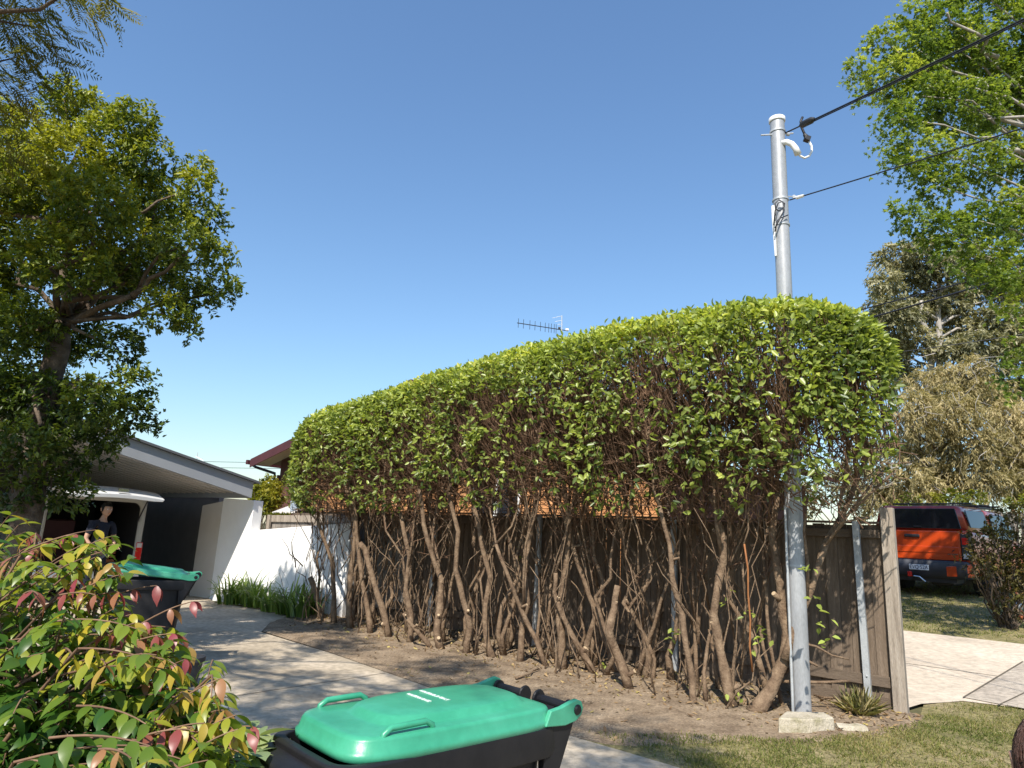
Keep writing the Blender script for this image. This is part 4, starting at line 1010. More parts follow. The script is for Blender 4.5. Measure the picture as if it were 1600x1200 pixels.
bush('garden_bush', 'yellow-green leafy bush between the carport roof end and the brown gable', MAT['bushy'], [pxc(408, 770, 17, 12), pxc(424, 765, 17, 11), pxc(418, 783, 16.8, 14), pxc(400, 786, 16.8, 9), pxc(430, 780, 17, 9), pxc(418, 755, 17.2, 7)], 2200, 8, (.07, .14), asp=.42)
bush('eave_bush', 'green bush under the maroon eave behind the white panel', MAT['bushy'], [pxc(465, 770, 16.2, 12), pxc(462, 785, 16, 10), pxc(455, 748, 16.3, 9), pxc(473, 755, 16.3, 12)], 1500, 8, (.05, .10), tshift=-.22)
bush('back_tree', 'olive tree top showing through gaps behind the hedge end', MAT['gum'], [pxc(1330, 740, 26, 30), pxc(1300, 760, 26, 30), pxc(1340, 790, 25, 24), pxc(1250, 780, 26, 30)], 150, 10, (.14, .25), asp=.3)

# ------------------------------------------------------------------ carport, white wall, fences at the far end
FR = V(-4.95, 13.3, 0); CD = V(-.66, -.75, 0).normalized()       # roof edge runs from FR towards us on the left
CS = .226; CZ = 1.97
carport = thing('carport', 'grey skillion-roofed carport with ribbed soffit over the white van', 'carport', FR)
def cpt(k, d, dz): return FR + CD * k + FD * d + V(0, 0, CZ + CS * k + dz)
KL = 7.0; DL = 6.6
MB().hexa([cpt(0, 0, 0), cpt(0, .04, 0), cpt(KL, .04, 0), cpt(KL, 0, 0), cpt(0, 0, .30), cpt(0, .04, .30), cpt(KL, .04, .30), cpt(KL, 0, .30)]).build('fascia', MAT['fascia'], carport, bevel=.004)
MB().hexa([cpt(-.02, .045, .0), cpt(-.02, DL, .0), cpt(.02, DL, .0), cpt(.02, .045, .0), cpt(-.02, .045, .30), cpt(-.02, DL, .30), cpt(.02, DL, .30), cpt(.02, .045, .30)]).build('fascia', MAT['fascia'], carport)
MB().hexa([cpt(-.10, -.07, .305), cpt(-.10, DL, .305), cpt(KL, DL, .305), cpt(KL, -.07, .305), cpt(-.10, -.07, .345), cpt(-.10, DL, .345), cpt(KL, DL, .345), cpt(KL, -.07, .345)]).build('roof', MAT['roofing'], carport)
sm = MB(); sm.hexa([cpt(.03, .05, .10), cpt(.03, DL, .10), cpt(KL, DL, .10), cpt(KL, .05, .10), cpt(.03, .05, .12), cpt(.03, DL, .12), cpt(KL, DL, .12), cpt(KL, .05, .12)])
i = 0
while .06 + i * .30 < DL - .3:
    d = .06 + i * .30
    sm.hexa([cpt(.05, d + .008, .074), cpt(.05, d + .036, .074), cpt(KL, d + .036, .074), cpt(KL, d + .008, .074), cpt(.05, d, .098), cpt(.05, d + .044, .098), cpt(KL, d + .044, .098), cpt(KL, d, .098)]); i += 1
sm.build('soffit', MAT['soffit'], carport)
MB().hexa([cpt(.02, DL - .02, -CZ - .1), cpt(.02, DL + .08, -CZ - .1), V(cpt(KL, DL + .08, 0).x, cpt(KL, DL + .08, 0).y, -.1), V(cpt(KL, DL - .02, 0).x, cpt(KL, DL - .02, 0).y, -.1), cpt(.02, DL - .02, .095), cpt(.02, DL + .08, .095), cpt(KL, DL + .08, .095), cpt(KL, DL - .02, .095)]).build('back_wall', MAT['darkwall'], carport)
lt = cpt(3.1, .9, .02); MB().lathe([(.09, .02), (.09, -.03), (.05, -.06), (0, -.065)], 14, lt).build('ceiling_lamp', MAT['whiteplastic'], carport)
for k, d in ((.9, DL - .3), (6.6, DL - .3), (6.6, .4)):
    q = cpt(k, d, 0); MB().box((q.x, q.y, q.z / 2), (.1, .1, q.z)).build('post', MAT['fascia'], carport)

ww = thing('white_wall', 'sunlit white rendered wall stepping down towards the hedge', 'wall', (-5.79, 13.95, 0))
W0, W1 = V(-5.76, 13.95, 0), V(-2.70, 12.06, 0); WDv = (W1 - W0).normalized(); WN = V(WDv.y, -WDv.x, 0)   # towards us
if WN.y > 0: WN = -WN
def wall_poly(profile, thick):        # profile: (distance along, z) list, closed to the ground
    f = [W0 + WDv * a + V(0, 0, z) for a, z in profile]; b = [p - WN * thick for p in f]; n = len(f); m = MB(); m.v = [tuple(p) for p in f + b]
    m.f = [list(range(n)), list(range(n, 2 * n))[::-1]] + [[(k + 1) % n, k, n + k, n + (k + 1) % n] for k in range(n)]
    return m
wall_poly([(0, -.05), (3.6, -.05), (3.6, 1.58), (.96, 1.35), (.96, 1.93), (.02, 1.96), (0, 1.95)], .22).build('wall', MAT['whitewall'], ww, bevel=.006)
pw = thing('rendered_pier', 'shaded beige rendered pier under the carport roof beside the white wall', 'wall', W0 - WDv * .3)
wall_poly([(-.66, -.05), (-.004, -.05), (-.004, 1.90), (-.66, 1.80)], .5).build('pier', MAT['beigewall'], pw, bevel=.008)
tag(MB().beam(W0 - WDv * .67 - WN * .45 + V(0, 0, 1.02), W0 - WDv * .67 - WN * .45 + FD * 4.2 + V(0, 0, 1.02), .12, 2.02).build('carport_side_wall', MAT['darkwall']), 'charcoal side wall of the carport between van and beige pier', 'wall')
# grey timber fence above the white wall
gf = thing('grey_fence', 'weathered grey timber fence showing above the white wall', 'fence', W0 + WDv * 1.0 - WN * .5)
GA, GB = W0 + WDv * .98 - WN * .45, W0 + WDv * 4.6 - WN * .45
gl_ = (GB - GA).length; zt0, zt1 = 1.66, 1.74
gpal = MB().box((0, 0, 0), (.145, .018, 1.45)).build('paling', MAT['greyfence'], gf, world=False); a_w = math.atan2(WDv.y, WDv.x)
for i in range(int(gl_ / .15)):
    s = .075 + i * .15
    Mx = Matrix.Translation(GA + WDv * s + V(0, 0, .83 + (zt1 - zt0) * s / gl_ + random.uniform(-.01, .01)) - base_loc(gf)) @ Matrix.Rotation(a_w, 4, 'Z')
    if i == 0: gpal.matrix_basis = Mx
    else: inst('paling', gpal.data, gf, Mx)
MB().beam(GA + WN * .03 + V(0, 0, zt0 - .06), GB + WN * .03 + V(0, 0, zt1 - .06), .04, .13).build('rail', MAT['greywood'], gf, bevel=.003)
MB().beam(GA + WN * .03 + V(0, 0, .7), GB + WN * .03 + V(0, 0, .7), .04, .10).build('rail', MAT['greywood'], gf)
for s in (.02, 1.35, 2.7):
    q = GA + WDv * s + WN * .075; MB().box((q.x, q.y, .82), (.085, .05, 1.70 + .02 * s), Matrix.Rotation(a_w, 3, 'Z')).build('post', MAT['greywood'], gf, bevel=.003)

# strappy plants along the foot of the white wall
spos = [((352, 945), .95, 'at the left end of the white wall foot'), ((372, 945), 1.1, 'second from the left below the white wall'), ((395, 950), 1.05, 'in the middle of the white wall foot'), ((418, 957), .85, 'right of the wall foot middle, beside the drive corner'),
        ((440, 961), .8, 'low, at the corner of the drive'), ((462, 966), 1.2, 'broad and bright, at the right beside the cut hedge stump'), ((482, 962), .95, 'tucked behind the leftmost hedge stump')]
for (px, py), sc, lab in spos:
    b = G(px, py); t = thing('strappy_plant', 'dark strappy-leaved plant ' + lab, 'plant', b, 0, 'strappy plants below the white wall')
    for k in range(46):
        a = random.uniform(0, 6.283); r0 = random.uniform(0, .17) * sc; Lf = random.uniform(.48, .86) * sc; arch = random.uniform(.30, 1.10)
        d = V(math.cos(a), math.sin(a), 0); o = V(math.cos(a + 1) * r0, math.sin(a + 1) * r0, 0); sd = V(-d.y, d.x, 0); vs = []
        for i in range(6):
            u_ = i / 5; out = Lf * (.15 * u_ + .62 * arch * u_ ** 1.8); up = Lf * (1.0 * u_ - .72 * arch * u_ ** 2.3)
            w = .019 * (1 - u_ ** 2.5) + .002; c = o + d * out * .8 + V(0, 0, max(.01, up)); vs += [c + sd * w + V(0, 0, .006), c, c - sd * w + V(0, 0, .006)]
        fs = []
        for i in range(5):
            fs += [[3 * i, 3 * i + 1, 3 * i + 4, 3 * i + 3], [3 * i + 1, 3 * i + 2, 3 * i + 5, 3 * i + 4]]
        m = MB(); m.add(vs, fs); ob = m.build('leaf', MAT['strap'], t, smooth=True, world=False)
        at_ = ob.data.attributes.new('tint', 'FLOAT', 'POINT'); tt = min(1, max(0, random.gauss(.45, .22))); at_.data.foreach_set('value', [tt] * len(vs))

# ------------------------------------------------------------------ neighbour's brick house
H0 = V(4.2, 12.0, 0) + FD * 1.6; HLEN = 13.75; hz = .22
house = thing('brick_house', 'orange brick house with maroon gable boards glimpsed behind the hedge', 'house', H0)
def hpt(s, t, z): return H0 + FD * s + NB * t + V(0, 0, z)
RS = .235; EZ = 3.40
def rake(s): return EZ + .85 * RS + (min(s, HLEN - s)) * RS
MB().add([hpt(0, .12, hz - .3), hpt(HLEN, .12, hz - .3), hpt(HLEN, .12, rake(HLEN)), hpt(HLEN / 2, .12, rake(HLEN / 2)), hpt(0, .12, rake(0)),
          hpt(0, .3, hz - .3), hpt(HLEN, .3, hz - .3), hpt(HLEN, .3, rake(HLEN)), hpt(HLEN / 2, .3, rake(HLEN / 2)), hpt(0, .3, rake(0))],
         [[0, 4, 3, 2, 1], [5, 6, 7, 8, 9], [0, 1, 6, 5], [1, 2, 7, 6], [2, 3, 8, 7], [3, 4, 9, 8], [4, 0, 5, 9]]).build('wall', MAT['mortar'], house)
for s in (0.1, HLEN - .1): MB().beam(hpt(s, .31, 1.7), hpt(s, 8.5, 1.7), .2, 3.2).build('side_wall', MAT['brownwall'], house)
MB().beam(hpt(0, 8.6, 1.7), hpt(HLEN, 8.6, 1.7), .2, 3.2).build('back_wall', MAT['brownwall'], house)
# brown cladding on the last metre of the gable, above a few brick courses
MB().hexa([hpt(12.5, .055, 1.75), hpt(HLEN + .02, .055, 1.75), hpt(HLEN + .02, .118, 1.75), hpt(12.5, .118, 1.75), hpt(12.5, .055, rake(12.5) - .02), hpt(HLEN + .02, .055, rake(HLEN) - .02), hpt(HLEN + .02, .118, rake(HLEN) - .02), hpt(12.5, .118, rake(12.5) - .02)]).build('cladding', MAT['brownwall'], house)
MB().beam(hpt(HLEN + .03, .03, hz), hpt(HLEN + .03, .03, 3.05), .09, .09, up=FD).build('corner_post', MAT['brownwall'], house)
for sg in (0, 1):
    e0, e1 = (-.85, HLEN / 2) if sg == 0 else (HLEN + .72, HLEN / 2)
    z0, z1 = EZ, EZ + (HLEN / 2 + .85) * RS
    MB().hexa([hpt(e0, -.62, z0 + .02), hpt(e1, -.62, z1 + .02), hpt(e1, 9, z1 + .02), hpt(e0, 9, z0 + .02), hpt(e0, -.62, z0 + .10), hpt(e1, -.62, z1 + .10), hpt(e1, 9, z1 + .10), hpt(e0, 9, z0 + .10)]).build('roof', MAT['maroon'], house)
    MB().hexa([hpt(e0, -.65, z0 - .15), hpt(e1, -.65, z1 - .15), hpt(e1, -.623, z1 - .15), hpt(e0, -.623, z0 - .15), hpt(e0, -.65, z0 + .12), hpt(e1, -.65, z1 + .12), hpt(e1, -.623, z1 + .12), hpt(e0, -.623, z0 + .12)]).build('barge_board', MAT['maroon'], house)
    MB().hexa([hpt(e0, -.60, z0 - .03), hpt(e1, -.60, z1 - .03), hpt(e1, .05, z1 - .03), hpt(e0, .05, z0 - .03), hpt(e0, -.60, z0 - .01), hpt(e1, -.60, z1 - .01), hpt(e1, .05, z1 - .01), hpt(e0, .05, z0 - .01)]).build('eave_lining', MAT['soffit'], house)
MB().beam(hpt(HLEN + .92, -.66, EZ + .03), hpt(HLEN + .92, 9, EZ + .03), .12, .14).build('gutter', MAT['maroon'], house)
MB().tube([hpt(HLEN + .9, -.5, EZ - .03), hpt(HLEN + .75, -.4, EZ - .12), hpt(HLEN + .16, -.05, EZ - .30), hpt(HLEN + .14, -.05, EZ - .5), hpt(HLEN + .14, -.05, hz)], .045, 8).build('downpipe', MAT['trimblack'], house)
# bricks: laid one by one where the hedge lets them show, joined elsewhere
BRL, BRH = .24, .086
brick_l = []
for c in range(int((3.9 - hz) / BRH)):
    z = hz + (c + .5) * BRH; off = .12 if c % 2 else 0
    for i in range(int(HLEN / BRL)):
        s = .13 + off + i * BRL
        if s > HLEN - .1 or z > rake(s) - .1: continue
        if s > 12.4 and z > 1.72: continue
        if 3.55 < s < 5.05 and 1.75 < z < 3.05: continue
        brick_l.append((s, z))
def bscore(sz):
    s, z = sz
    if 11.0 < s < 12.45 and z > 1.7: return 3 - abs(z - 2.2) * .3
    if z > 2.0 and 0 < s < 8: return 2 - abs(z - 2.35) * .5 - s * .01
    return 0
brick_l.sort(key=bscore, reverse=True)
br0 = MB().box((0, 0, 0), (BRL - .012, .11, BRH - .011)).build('brick', MAT['brick'], house, world=False)
a_f = math.atan2(FD.y, FD.x)
for i, (s, z) in enumerate(brick_l[:300]):
    Mx = Matrix.Translation(FD * s + NB * (.072 + random.uniform(-.003, .003)) + V(0, 0, z)) @ Matrix.Rotation(a_f, 4, 'Z')
    if i == 0: br0.matrix_basis = Mx
    else: inst('brick', br0.data, house, Mx)
bm_ = MB(); Rf = Matrix.Rotation(a_f, 3, 'Z')
for s, z in brick_l[300:]: bm_.box(hpt(s, .072, z), (BRL - .012, .11, BRH - .011), Rf)
bm_.build('brickwork', MAT['brick'], house)['kind'] = 'stuff'
wf = MB()
for a, b in (((3.6, 1.8), (5.0, 1.8)), ((3.6, 3.0), (5.0, 3.0)), ((3.6, 1.8), (3.6, 3.0)), ((5.0, 1.8), (5.0, 3.0)), ((4.3, 1.8), (4.3, 3.0))):
    wf.beam(hpt(a[0], .05, a[1]), hpt(b[0], .05, b[1]), .07, .07, up=NB)
wfo = wf.build('window', MAT['whiteplastic'], house)
wp_ = MB().hexa([hpt(3.63, .07, 1.83), hpt(4.97, .07, 1.83), hpt(4.97, .085, 1.83), hpt(3.63, .085, 1.83), hpt(3.63, .07, 2.97), hpt(4.97, .07, 2.97), hpt(4.97, .085, 2.97), hpt(3.63, .085, 2.97)]).build('pane', MAT['glass'], wfo)
wp_.parent = wfo
# television aerial on the ridge
ab = hpt(4.8, 4.2, EZ + 6.9 * RS); A0 = at(880, 540, ab.y)
ab = V(A0.x, ab.y, ab.z)
ant = thing('television_aerial', 'thin yagi television aerial on a mast poking above the hedge', 'aerial', ab)
YD = ab.y
MB().tube([ab, at(878, 493, YD)], [.018, .014], 6).build('mast', MAT['galv'], ant)
bA, bB = at(808, 504.5, YD), at(888, 517, YD)
MB().tube([bA, bB], .013, 6).build('boom', MAT['trimblack'], ant)
for px in (810, 818, 828, 836, 844.5, 852, 857.5, 861.5, 866, 869):
    f_ = (px - 808) / 80; c = bA.lerp(bB, f_); MB().tube([c - V(0, .02, .15), c + V(0, .02, .15)], .0075, 5).build('element', MAT['trimblack'], ant)
for dz, dx in ((.34, -.22), (.22, -.13), (.12, -.05)):
    c = at(879, 513, YD); MB().tube([c + V(dx - .1, 0, dz * .9), c + V(-.02, 0, dz * 1.15)], .006, 5).build('reflector_rod', MAT['galv'], ant)
MB().box(at(874, 512.5, YD), (.07, .05, .05)).build('junction_box', MAT['trimblack'], ant)
MB().box(at(886, 515, YD), (.09, .06, .06)).build('balun', MAT['whiteplastic'], ant)
da = thing('television_aerial', 'tiny distant aerial above the low end of the carport roof', 'aerial', at(311, 722, 42))
MB().tube([at(311, 724, 42) - V(0, 0, 4), at(309, 707, 42)], .02, 5).build('mast', MAT['galv'], da); MB().tube([at(306, 713, 42), at(318, 720, 42)], .018, 5).build('boom', MAT['galv'], da)
for px in (308, 312, 316): c = at(px, 713 + (px - 306) * .58, 42); MB().tube([c - V(0, 0, .12), c + V(0, 0, .12)], .01, 4).build('element', MAT['galv'], da)
# white panel and cloth behind the grey fence
wpn = thing('white_panel', 'white sloping panel standing behind the grey timber fence', 'panel', at(445, 800, 16) - V(0, 0, .4))
pc = [at(424, 806, 15.6), at(468, 800, 15.9), at(466, 779, 15.9), at(455, 789, 15.8), at(425, 800, 15.6)]
m = MB(); n = 5; q = NB * .05; m.v = [tuple(p) for p in pc] + [tuple(p + q) for p in pc]; m.f = [list(range(5)), list(range(5, 10))[::-1]] + [[(k + 1) % 5, k, 5 + k, 5 + (k + 1) % 5] for k in range(5)]
m.build('panel', MAT['whitewall'], wpn)
for px in (428, 462): MB().beam(at(px, 803, 15.85), V(at(px, 803, 15.85).x, at(px, 803, 15.85).y, .1), .05, .05, up=FD).build('leg', MAT['greywood'], wpn)
clo = []
for i in range(9):
    row = []
    for j in range(9):
        u_, v_ = i / 8, j / 8; p = at(454 + 16 * u_, 783 - 4 * u_ + 19 * v_ * (1 - .25 * u_), 15.55); row.append(p + NB * (.05 * math.sin(u_ * 7 + v_ * 3)) - NB * .04 * math.sin(v_ * 3.1))
    clo.append(row)
m = MB()
for i in range(8):
    for j in range(8): m.add([clo[i][j], clo[i + 1][j], clo[i + 1][j + 1], clo[i][j + 1]], [[0, 1, 2, 3]])
co = m.build('cloth', MAT['cloth'], smooth=True); sdm = co.modifiers.new('solid', 'SOLIDIFY'); sdm.thickness = .012
tag(co, 'pale blue cloth hanging over the right end of the white panel', 'cloth')
# low planting on the grey fence top
pt_ = [tuple(at(random.uniform(406, 452), 805, 15.0)) for _ in range(420)]
cr_t = thing('creeper', 'thin green creeper along the top of the grey timber fence', 'creeper', at(430, 806, 15))
blades('foliage', pt_, .04, .10, .02, MAT['bushy'], tint=rng.uniform(.1, .8, len(pt_)), lean=1.2, parent=cr_t)

# house at the far left behind the tree
gh = thing('grey_house', 'dark grey house corner with a pale barge board behind the left tree', 'house', V(-12.5, 15, 0))
MB().hexa([V(-12.4, 8.2, 0), V(-9.6, 10.6, 0), V(-13.4, 15.2, 0), V(-16.2, 12.8, 0), V(-12.4, 8.2, 4.3), V(-9.6, 10.6, 4.3), V(-13.4, 15.2, 4.3), V(-16.2, 12.8, 4.3)]).build('wall', MAT['dirtpaint'], gh)
e_ = [V(-13.0, 7.4, 4.9), V(-8.9, 10.9, 4.32), V(-12.9, 15.8, 4.32), V(-17.0, 12.3, 4.9)]
MB().hexa([p for p in e_] + [p + V(0, 0, .2) for p in e_]).build('roof', MAT['fascia'], gh)

# ------------------------------------------------------------------ people
def sk(name, verts, edges, mat, parent, root=0, sub=2):
    """one continuous skinned surface from joints (position, radius)"""
    bm = bmesh.new(); lay = bm.verts.layers.skin.verify(); L = base_loc(parent) if parent else V(0, 0, 0); bv = []
    for i, (p, r_) in enumerate(verts):
        v = bm.verts.new(Vector(p) - L); q = r_ if hasattr(r_, '__len__') else (r_, r_); v[lay].radius = q; v[lay].use_root = (i == root); bv.append(v)
    for a, b in edges: bm.edges.new((bv[a], bv[b]))
    me = bpy.data.meshes.new(name); bm.to_mesh(me); bm.free(); me.materials.append(mat)
    o = bpy.data.objects.new(name, me); COL.objects.link(o); o.parent = parent
    s_ = o.modifiers.new('skin', 'SKIN'); s_.use_smooth_shade = True; s_.branch_smoothing = .6
    u2 = o.modifiers.new('sub', 'SUBSURF'); u2.levels = sub; u2.render_levels = sub
    return o
def person(label, base, H, face, hair, shirt, trouser, bend=0.0, armf=.25, headdrop=0., hl=.60):
    """standing figure of height H, facing the given horizontal direction"""
    t = thing('person', label, 'person', base); F = Vector(face).normalized(); S_ = V(-F.y, F.x, 0); U = V(0, 0, 1); h = H / 1.75; B = Vector(base)
    def P(f, s, u_): return B + (F * f + S_ * s + U * u_) * h
    bn = bend; hip = .92
    v, e = [], []
    def add(p, r_, par=None):
        v.append((p, r_ * h if not hasattr(r_, '__len__') else tuple(x * h for x in r_)))
        if par is not None: e.append((par, len(v) - 1))
        return len(v) - 1
    pel = add(P(0, 0, hip), .125); wa = add(P(bn * .12, 0, 1.07), .115, pel); ch = add(P(bn * .30, 0, 1.28), .13, wa); up = add(P(bn * .42, 0, 1.42), .085, ch); nk = add(P(bn * .48, 0, 1.50), .052, up); hb = add(P(bn * .52 + .02, 0, 1.58 - headdrop), .055, nk)
    hd_ = P(bn * .55 + .035, 0, 1.645 - headdrop)
    hands = []
    for s in (1, -1):
        sh = add(P(bn * .40, s * .17, 1.40), .058, up); el = add(P(bn * .40 - .02 + armf * .2, s * .25, 1.13), .042, sh); wr = add(P(bn * .40 + armf, s * .20, 1.00 + armf * .25), .028, el); pm = add(P(bn * .40 + armf + .07, s * .19, .985 + armf * .3), .030, wr)
        for k, (sp, ln) in enumerate(((-.028, .07), (-.010, .085), (.010, .08), (.027, .065))):
            f1 = add(P(bn * .4 + armf + .115, s * (.19 + sp), .975 + armf * .3), .0105, pm); add(P(bn * .4 + armf + .10 + ln, s * (.19 + sp * 1.2), .945 + armf * .3), .0085, f1)
        th = add(P(bn * .4 + armf + .07, s * .150, .995 + armf * .3), .011, pm); add(P(bn * .4 + armf + .11, s * .135, .985 + armf * .3), .009, th)
        hi = add(P(0, s * .09, .86), .098, pel); kn = add(P(.02, s * .10, .48), .062, hi); an = add(P(-.02, s * .105, .09), .042, kn); add(P(.06, s * .11, .04), .042, an); add(P(.17, s * .115, .03), .032, len(v) - 1)
    sk('body', v, e, MAT['skin'], t)
    # head: egg with brow, nose, chin, ears; eyes and mouth are parts
    bm = bmesh.new(); bmesh.ops.create_uvsphere(bm, u_segments=28, v_segments=20, radius=1)
    for q in bm.verts:
        x, y, z = q.co; f = max(0, x)
        w = .077 * (1 - .22 * max(0, -z)); fx = .098 * (1 - .05 * max(0, -z)); zz = .122
        nose = .022 * math.exp(-((y / .16) ** 2 + ((z + .12) / .22) ** 2)) * (x > 0); brow = .006 * math.exp(-((z - .18) / .1) ** 2) * f; chin = .010 * math.exp(-((z + .85) / .2) ** 2 - (y / .4) ** 2) * f
        sock = -.008 * math.exp(-(((abs(y) - .42) / .16) ** 2 + ((z - .04) / .10) ** 2)) * f; lip = .006 * math.exp(-((y / .25) ** 2 + ((z + .52) / .07) ** 2)) * f
        lx = x * fx + nose + brow + chin + sock + lip
        q.co = (hd_ - B) + (F * lx + S_ * y * w + U * z * zz) * h
    hm_ = bpy.data.meshes.new('head'); bm.to_mesh(hm_); bm.free(); hm_.materials.append(MAT['skin']); hm_.polygons.foreach_set('use_smooth', [True] * len(hm_.polygons))
    ho = bpy.data.objects.new('head', hm_); COL.objects.link(ho); ho.parent = t
    for s in (1, -1):
        em = MB(); c = hd_ + (F * .083 + S_ * s * .031 + U * .006) * h; em.lathe([(0, -.011), (.008, -.008), (.011, 0), (.008, .008), (0, .011)], 10, c); em.v = [tuple(c + (Vector(p) - c) * h) for p in em.v]; eo = em.build('eye', MAT['eyewhite'], ho, smooth=True)
        eo.parent = ho; im = MB(); c2 = c + F * .008 * h; im.lathe([(0, -.005), (.0045, -.003), (.005, 0), (.0045, .003), (0, .005)], 8, c2); im.build('iris', MAT['eyedark'], ho, smooth=True)
        er = MB(); c = hd_ + (F * -.005 + S_ * s * .077 + U * -.002) * h; er.tube([c + U * .03 * h, c + (U * .02 - F * .015 + S_ * s * .012) * h, c + (-U * .015 - F * .01 + S_ * s * .01) * h, c - U * .028 * h], [.008 * h, .012 * h, .011 * h, .007 * h], 7); er.build('ear', MAT['skin'], ho, smooth=True)
    mm = MB(); c = hd_ + (F * .098 - U * .064) * h; mm.tube([c - S_ * .022 * h - F * .006 * h, c, c + S_ * .022 * h - F * .006 * h], [.003 * h, .006 * h, .003 * h], 6); mm.build('mouth', MAT['redlens'] if False else MAT['terracotta'], ho, smooth=True)
    # hair: a skull cap plus strands lying on it
    hr = MB(); rings = []
    for i in range(9):
        th = math.pi * hl * i / 8; ring = []
        for k in range(24):
            a = 2 * math.pi * k / 24; cx = math.cos(a); lim = .62 if cx > .3 else 1.0; tt = th * lim if cx > .3 else th * (1 + .12 * (cx < -.2))
            ring.append(hd_ + (F * (math.sin(tt) * cx * .108 - .004) + S_ * math.sin(tt) * math.sin(a) * .089 + U * (math.cos(tt) * .134 + .004)) * h)
        rings.append(ring)
    hr.loft(rings[1:], True, False); hro = hr.build('hair', hair, t, smooth=True)
    st = MB()
    for _ in range(900):
        a = random.uniform(0, 6.283); t0 = random.uniform(0, .9); pts = []
        for i in range(4):
            cx = math.cos(a); tt = (t0 + i * .22) * (.75 if cx > .3 else 1.1); tt = min(tt, 1.15 if cx > .3 else math.pi * hl * 1.06)
            rr_ = 1.0 + .012 * random.random() + .01
            pts.append(hd_ + (F * (math.sin(tt) * cx * .108 - .004) * rr_ + S_ * math.sin(tt) * math.sin(a) * .089 * rr_ + U * (math.cos(tt) * .134 + .004) * rr_) * h); a += random.gauss(0, .06)
        st.tube(pts, [.0016, .0022, .002, .0008], 3, cap=False)
    so = st.build('strands', hair, hro, smooth=True); so['kind'] = 'stuff'; so.parent = hro
    sv, se = [], []
    def add2(p, r_, par=None):
        sv.append((p, r_ * h));
        if par is not None: se.append((par, len(sv) - 1))
        return len(sv) - 1
    a0 = add2(P(0, 0, .88), .142); a1 = add2(P(bn * .12, 0, 1.07), .132, a0); a2 = add2(P(bn * .30, 0, 1.28), .146, a1); a3 = add2(P(bn * .42, 0, 1.425), .098, a2); add2(P(bn * .45, 0, 1.47), .066, a3)
    for s in (1, -1):
        b1 = add2(P(bn * .40, s * .17, 1.40), .070, a3); add2(P(bn * .40 + armf * .1, s * .23, 1.20), .062, b1)
    sk('shirt', sv, se, shirt, t)
    tv, te_ = [(P(0, 0, .95), .134 * h)], []
    for s in (1, -1):
        tv.append((P(0, s * .09, .85), .108 * h)); te_.append((0, len(tv) - 1)); tv.append((P(.02, s * .10, .48), .074 * h)); te_.append((len(tv) - 2, len(tv) - 1)); tv.append((P(-.02, s * .105, .10), .060 * h)); te_.append((len(tv) - 2, len(tv) - 1))
    sk('trousers', tv, te_, trouser, t)
    for s in (1, -1):
        sh = MB(); c = P(.045, s * .112, .045); rg = []
        for i, (f, w, zt_) in enumerate(((-.11, .03, .03), (-.09, .042, .07), (0, .046, .075), (.09, .05, .05), (.15, .04, .035), (.175, .02, .02))):
            rg.append([P(.045 + f, s * .112 + w * math.cos(a) * .95, .002 + max(0, math.sin(a)) * zt_ + .012 * (math.sin(a) > -.2)) for a in [2 * math.pi * k / 10 for k in range(10)]])
        sh.loft(rg).build('shoe', MAT['trimblack'], t, smooth=True)
    return t
hpos = at(165, 797, 11.85)
person('person in a dark navy top with short black hair under the raised van tailgate', V(hpos.x - .03, hpos.y, 0), hpos.z + .11, (.8, -.45, 0), MAT['hairblack'], MAT['navycloth'], MAT['navycloth'], bend=.10, armf=.10)
cpos = at(1647, 1226, 1.32)
person('brown-haired person whose head top shows in the bottom right corner', V(cpos.x, cpos.y, 0), cpos.z + .13 * .72, (.86, .62, 0), MAT['hairbrown'], MAT['bluecloth'], MAT['navycloth'], hl=.86)

# ------------------------------------------------------------------ van
def rrect(hw, z0, z1, r_, n=5, y=0.0, ox=0.0):
    pts = []
    for cx, cz, a0 in ((hw - r_, z1 - r_, 0), (-hw + r_, z1 - r_, 90), (-hw + r_, z0 + r_, 180), (hw - r_, z0 + r_, 270)):
        for k in range(n): a = R(a0 + 90 * k / (n - 1)); pts.append(V(ox + cx + r_ * math.cos(a), y, cz + r_ * math.sin(a)))
    return pts
def wheel(parent, x, y, rad, w, side):
    Mx = Matrix.Rotation(R(90) * side, 3, 'Y')
    ty = MB().lathe([(rad * .62, -w / 2), (rad * .9, -w / 2), (rad, -w / 2 + .03), (rad, w / 2 - .03), (rad * .9, w / 2), (rad * .62, w / 2)], 28, (x, y, rad), Mx).build('wheel', MAT['tyre'], parent, smooth=False, world=False)
    MB().lathe([(0, w / 2 - .05), (rad * .25, w / 2 - .02), (rad * .55, w / 2 - .045), (rad * .63, w / 2 - .005), (rad * .63, -w / 2 + .02), (0, -w / 2 + .03)], 24, (x, y, rad), Mx).build('rim', MAT['rim'], ty, world=False)
    return ty
vd = V(-.72, .69, 0).normalized()
van = thing('van', 'white van parked under the carport with its tailgate raised', 'van', V(-7.38, 12.42, 0), math.atan2(-vd.x, vd.y))
vs_ = []
for y, hw, z0, z1, r_ in ((.03, .845, .33, 1.90, .16), (.3, .86, .32, 1.95, .17), (1.6, .87, .32, 1.98, .18), (3.1, .87, .32, 1.97, .2), (3.6, .86, .32, 1.80, .22), (4.1, .84, .32, 1.28, .2), (4.55, .80, .34, 1.02, .18), (4.72, .70, .38, .88, .14)): vs_.append(rrect(hw, z0, z1, r_, 6, y))
MB().loft(vs_, False, True).build('body', MAT['vanpaint'], van, smooth=True, world=False)
# inner shell so the load space is a real room
vi = [rrect(.775, .62, 1.79, .12, 6, y) for y in (.02, 1.0, 2.9)]
MB().loft([r_[::-1] for r_ in vi], False, False).add([p for p in vi[-1]], [list(range(len(vi[-1])))]).build('load_space', MAT['vandark'], van, world=False)
